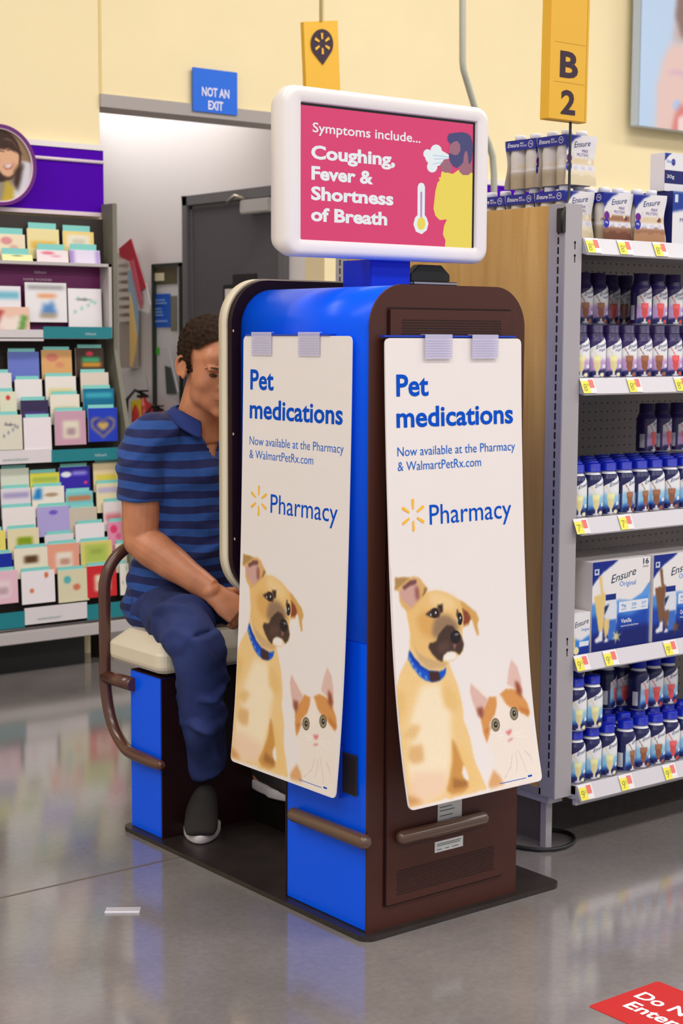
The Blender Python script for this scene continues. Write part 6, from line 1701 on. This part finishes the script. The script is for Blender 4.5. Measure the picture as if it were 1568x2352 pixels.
def shirt_mat():
    m = bpy.data.materials.new('striped_knit'); m.use_nodes = True; nt = m.node_tree; b = nt.nodes['Principled BSDF']
    tc = nt.nodes.new('ShaderNodeTexCoord'); sx = nt.nodes.new('ShaderNodeSeparateXYZ'); nt.links.new(tc.outputs['Object'], sx.inputs[0])

    def mth(op, a, b_=None):
        n = nt.nodes.new('ShaderNodeMath'); n.operation = op
        for i, v in enumerate((a, b_)):
            if v is None: continue
            if isinstance(v, (int, float)): n.inputs[i].default_value = v
            else: nt.links.new(v, n.inputs[i])
        return n.outputs[0]
    nz = nt.nodes.new('ShaderNodeTexNoise'); nz.inputs['Scale'].default_value = 7; nz.inputs['Detail'].default_value = 2; nt.links.new(tc.outputs['Object'], nz.inputs['Vector'])
    z = mth('ADD', sx.outputs['Z'], mth('MULTIPLY', mth('SUBTRACT', nz.outputs['Fac'], 0.5), 0.022))
    z = mth('ADD', z, mth('MULTIPLY', sx.outputs['Y'], -0.05))
    ph = mth('FRACT', mth('DIVIDE', z, 0.0405))
    d = mth('LESS_THAN', ph, 0.50)
    n2 = nt.nodes.new('ShaderNodeTexNoise'); n2.inputs['Scale'].default_value = 420; nt.links.new(tc.outputs['Object'], n2.inputs['Vector'])
    mx = nt.nodes.new('ShaderNodeMixRGB'); mx.inputs['Color1'].default_value = (*lin(hx(30, 76, 152)), 1); mx.inputs['Color2'].default_value = (*lin(hx(12, 24, 84)), 1); nt.links.new(d, mx.inputs['Fac'])
    mr = nt.nodes.new('ShaderNodeMapRange'); mr.inputs['From Min'].default_value = .3; mr.inputs['From Max'].default_value = .7; mr.inputs['To Min'].default_value = .8; mr.inputs['To Max'].default_value = 1.2; nt.links.new(n2.outputs['Fac'], mr.inputs['Value'])
    m2 = nt.nodes.new('ShaderNodeMixRGB'); m2.blend_type = 'MULTIPLY'; m2.inputs['Fac'].default_value = 1; nt.links.new(mx.outputs['Color'], m2.inputs['Color1']); nt.links.new(mr.outputs['Result'], m2.inputs['Color2'])
    nt.links.new(m2.outputs['Color'], b.inputs['Base Color']); b.inputs['Roughness'].default_value = 0.8; b.inputs['Sheen Weight'].default_value = 0.1
    return m


SHM_ = shirt_mat()


def folds(amp, seed, dirs):
    def f(co):
        out_ = np.zeros(len(co)); r_ = np.random.RandomState(seed)
        for d, sc in dirs:
            d = np.array(d, float); d /= np.linalg.norm(d); w_ = vnoise(co, 3.0, seed + 5) * 0.5
            out_ += np.maximum(0, np.sin(co @ d * sc * 2 * math.pi + w_ * 3 + r_.rand() * 6)) ** 2 * np.clip(0.5 + 0.5 * vnoise(co, 5, seed + 11), 0, 1.5)
        return amp * (out_ - 0.3)
    return f


sh = MB()
limb(sh, [((0.22, 1.100, 0.545), 0.178, 0.122, X_), ((0.22, 1.085, 0.58), 0.187, 0.132, X_), ((0.22, 1.066, 0.65), 0.180, 0.130, X_), ((0.22, 1.040, 0.74), 0.160, 0.130, X_), ((0.22, 1.030, 0.86), 0.163, 0.122, X_), ((0.22, 1.030, 0.96), 0.178, 0.112, X_), ((0.22, 1.028, 1.035), 0.170, 0.092, X_), ((0.22, 1.022, 1.085), 0.125, 0.074, X_), ((0.219, 1.008, 1.118), 0.070, 0.064, X_)], 28)
for s_, e_, sg_ in ((SHR, ELR, -1), (SHL, ELL, 1)):
    d = e_ - s_
    limb(sh, [(s_ + Vector((-sg_ * 0.075, -0.006, 0.024)), 0.074, 0.066, Y_), (s_ + Vector((-sg_ * 0.01, 0, 0.006)), 0.071, 0.062, Y_), (s_ + d * 0.28, 0.071, 0.065, Y_), (s_ + d * 0.55, 0.071, 0.065, Y_), (s_ + d * 0.56 + Vector((0, 0, -0.002)), 0.069, 0.063, Y_)], 22)
so = finish(sh, 'polo_shirt', MAN, 0.0045, SHM_, 5, folds(0.0095, 3, [((0.5, -0.5, 1), 7), ((-0.4, 0.5, 0.9), 10)]))
# open neck: cut a V and neck hole
bm = bmesh.new(); bm.from_mesh(so.data); dele = []
for v in bm.verts:
    p = v.co; x = p.x - 0.217
    if p.z > 1.098 and math.hypot(x / 0.062, (p.y - 1.008) / 0.058) < 1.0: dele.append(v)
    elif p.y < 0.99 and p.z > 1.0 and abs(x) < (p.z - 1.0) * 0.42: dele.append(v)
bmesh.ops.delete(bm, geom=dele, context='VERTS'); bm.to_mesh(so.data); bm.free()
# skin at the open neck shows through
# collar leaf
COL = mat('collar_knit', (24, 48, 120), 0.8, noise=0.15, nscale=300)
m = MB(); n = 22; vs = []
for k in range(n + 1):
    t = math.radians(-62 + (360 - 56) * k / n) - math.pi / 2 + math.radians(90)
    ang = math.radians(-90 + 26 + (308) * k / n)
    c_, s2 = math.cos(ang), math.sin(ang); fr_ = max(0, -s2)
    top = (0.217 + 0.064 * c_, 1.006 + 0.062 * s2, 1.130 - 0.030 * fr_ ** 2 + 0.008 * s2); mid = (0.217 + 0.073 * c_, 1.006 + 0.071 * s2, 1.136 - 0.030 * fr_ ** 2 + 0.008 * s2)
    bot = (0.217 + (0.098 + 0.006 * fr_) * c_, 1.006 + (0.092 + 0.02 * fr_) * s2, 1.094 - 0.052 * fr_ ** 2 + 0.006 * s2)
    inn = (0.217 + 0.062 * c_, 1.006 + 0.060 * s2, 1.094 - 0.03 * fr_)
    vs += [inn, top, mid, bot]
f = [(4 * k + e, 4 * k + e + 1, 4 * k + 5 + e, 4 * k + 4 + e) for k in range(n) for e in range(3)]
m.add(vs, f, COL, True); co_ = m.build('collar', MAN)
sd_ = co_.modifiers.new('s', 'SOLIDIFY'); sd_.thickness = 0.0025
sb = co_.modifiers.new('b', 'SUBSURF'); sb.levels = 1; sb.render_levels = 1


def jeans_mat():
    m = mat('denim', (36, 50, 104), 0.85, noise=0.45, nscale=6, bump=0.0)
    nt = m.node_tree; b = nt.nodes['Principled BSDF']; n = nt.nodes.new('ShaderNodeTexNoise'); n.inputs['Scale'].default_value = 700
    bp = nt.nodes.new('ShaderNodeBump'); bp.inputs['Strength'].default_value = 0.3; bp.inputs['Distance'].default_value = 0.001; nt.links.new(n.outputs['Fac'], bp.inputs['Height']); nt.links.new(bp.outputs['Normal'], b.inputs['Normal'])
    return m


JE = jeans_mat(); j = MB()
limb(j, [((0.22, 1.10, 0.548), 0.150, 0.095, X_), ((0.22, 1.085, 0.58), 0.152, 0.095, X_), ((0.22, 1.06, 0.64), 0.140, 0.095, X_), ((0.22, 1.06, 0.68), 0.135, 0.09, X_)], 24)
limb(j, [(HPR + Vector((0.01, 0.04, 0.0)), 0.070, 0.062, X_), (HPR, 0.082, 0.072, X_), (HPR.lerp(KNR, .5), 0.083, 0.074, X_), (KNR + Vector((0, 0.04, 0.006)), 0.072, 0.067, X_), (KNR + Vector((0.0, -0.008, -0.012)), 0.058, 0.052, X_)], 22)
limb(j, [(KNR + Vector((0.0, 0.01, 0.02)), 0.058, 0.055, X_), (KNR.lerp(ANR, .12), 0.068, 0.067, X_), (KNR.lerp(ANR, .35), 0.064, 0.066, X_), (KNR.lerp(ANR, .65), 0.060, 0.058, X_), (KNR.lerp(ANR, .80), 0.064, 0.060, X_), (KNR.lerp(ANR, .86), 0.066, 0.061, X_)], 22)
limb(j, [(HPL + Vector((0, 0.06, 0.0)), 0.075, 0.070, X_), (HPL, 0.090, 0.078, X_), (HPL.lerp(KNL, .5), 0.083, 0.074, X_), (KNL + Vector((0, 0.04, 0.006)), 0.072, 0.067, X_), (KNL + Vector((0.0, -0.008, -0.012)), 0.058, 0.052, X_)], 22)
limb(j, [(KNL + Vector((0.0, 0.01, 0.02)), 0.058, 0.055, X_), (KNL.lerp(ANL, .2), 0.066, 0.066, X_), (KNL.lerp(ANL, .6), 0.056, 0.060, X_), (KNL.lerp(ANL, 1.0), 0.055, 0.058, X_)], 22)
jo = finish(j, 'jeans', MAN, 0.005, JE, 5, folds(0.013, 12, [((0.3, 0.9, 0.5), 9), ((-0.3, -0.6, 1), 8), ((0.7, 0.3, 1), 13)]))


def shoe(name, heel, toe, zs, lift):
    heel, toe = Vector(heel), Vector(toe); d = (toe - heel).normalized(); L_ = (toe - heel).length; s_ = Vector((0, 0, 1)).cross(d)
    def out(scale, n=28):
        pts_ = []
        for k in range(n):
            t = 2 * math.pi * k / n; c_, s2 = math.cos(t), math.sin(t)
            wd_ = 0.050 if c_ > 0 else 0.040
            pts_.append((L_ / 2 * (1 + c_ * scale * (1 if True else 1)) , wd_ * s2 * scale * (1 - 0.06 * c_ * c_)))
        return pts_
    e = empty(name, (0, 0, 0)); e.parent = MAN
    m = MB(); o1 = out(1.0); n = len(o1)
    P = lambda p, z: heel + d * p[0] + s_ * p[1] + Vector((0, 0, z))
    vs = []
    for z, sc_ in ((0.0, 0.96), (0.004, 1.0), (0.022, 1.0), (0.025, 0.97)): vs += [P(p, z + zs) for p in out(sc_)]
    f = [(i * n + k, i * n + (k + 1) % n, (i + 1) * n + (k + 1) % n, (i + 1) * n + k) for i in range(3) for k in range(n)] + [tuple(range(n))[::-1], tuple(3 * n + k for k in range(n))]
    m.add(vs, f, mat('white_rubber_sole', (214, 206, 208), 0.5), True); m.build('sole', e)
    m = MB()
    q = lambda t, z: heel + d * (L_ * t) + Vector((0, 0, z + zs))
    limb(m, [(q(0.985, 0.022), 0.026, 0.008, s_), (q(0.94, 0.028), 0.039, 0.019, s_), (q(0.80, 0.036), 0.0450, 0.031, s_), (q(0.62, 0.050), 0.0440, 0.046, s_), (q(0.45, 0.066), 0.0420, 0.060, s_), (q(0.28, 0.068), 0.040, 0.062, s_), (q(0.12, 0.048), 0.032, 0.042, s_), (q(0.03, 0.04), 0.024, 0.034, s_)], 20)
    limb(m, [(q(0.30, 0.05), 0.040, 0.055, s_), (q(0.28, 0.10), 0.040, 0.050, s_), (q(0.20, 0.16), 0.042, 0.046, s_), (q(0.16, 0.22), 0.040, 0.042, s_)], 20)
    up = finish(m, 'upper', e, 0.004, mat('charcoal_canvas', (38, 33, 31), 0.85, noise=0.15, nscale=300, bump=0.3), 3)
    bm = bmesh.new(); bm.from_mesh(up.data); bmesh.ops.delete(bm, geom=[v for v in bm.verts if v.co.z < zs + 0.021], context='VERTS'); bm.to_mesh(up.data); bm.free()
    return e


shoe('shoe', (0.196, 0.955, 0), (0.052, 0.752, 0), 0.0125, 0)
shoe('shoe', (0.318, 0.905, 0), (0.318, 0.660, 0), 0.0985, 0)
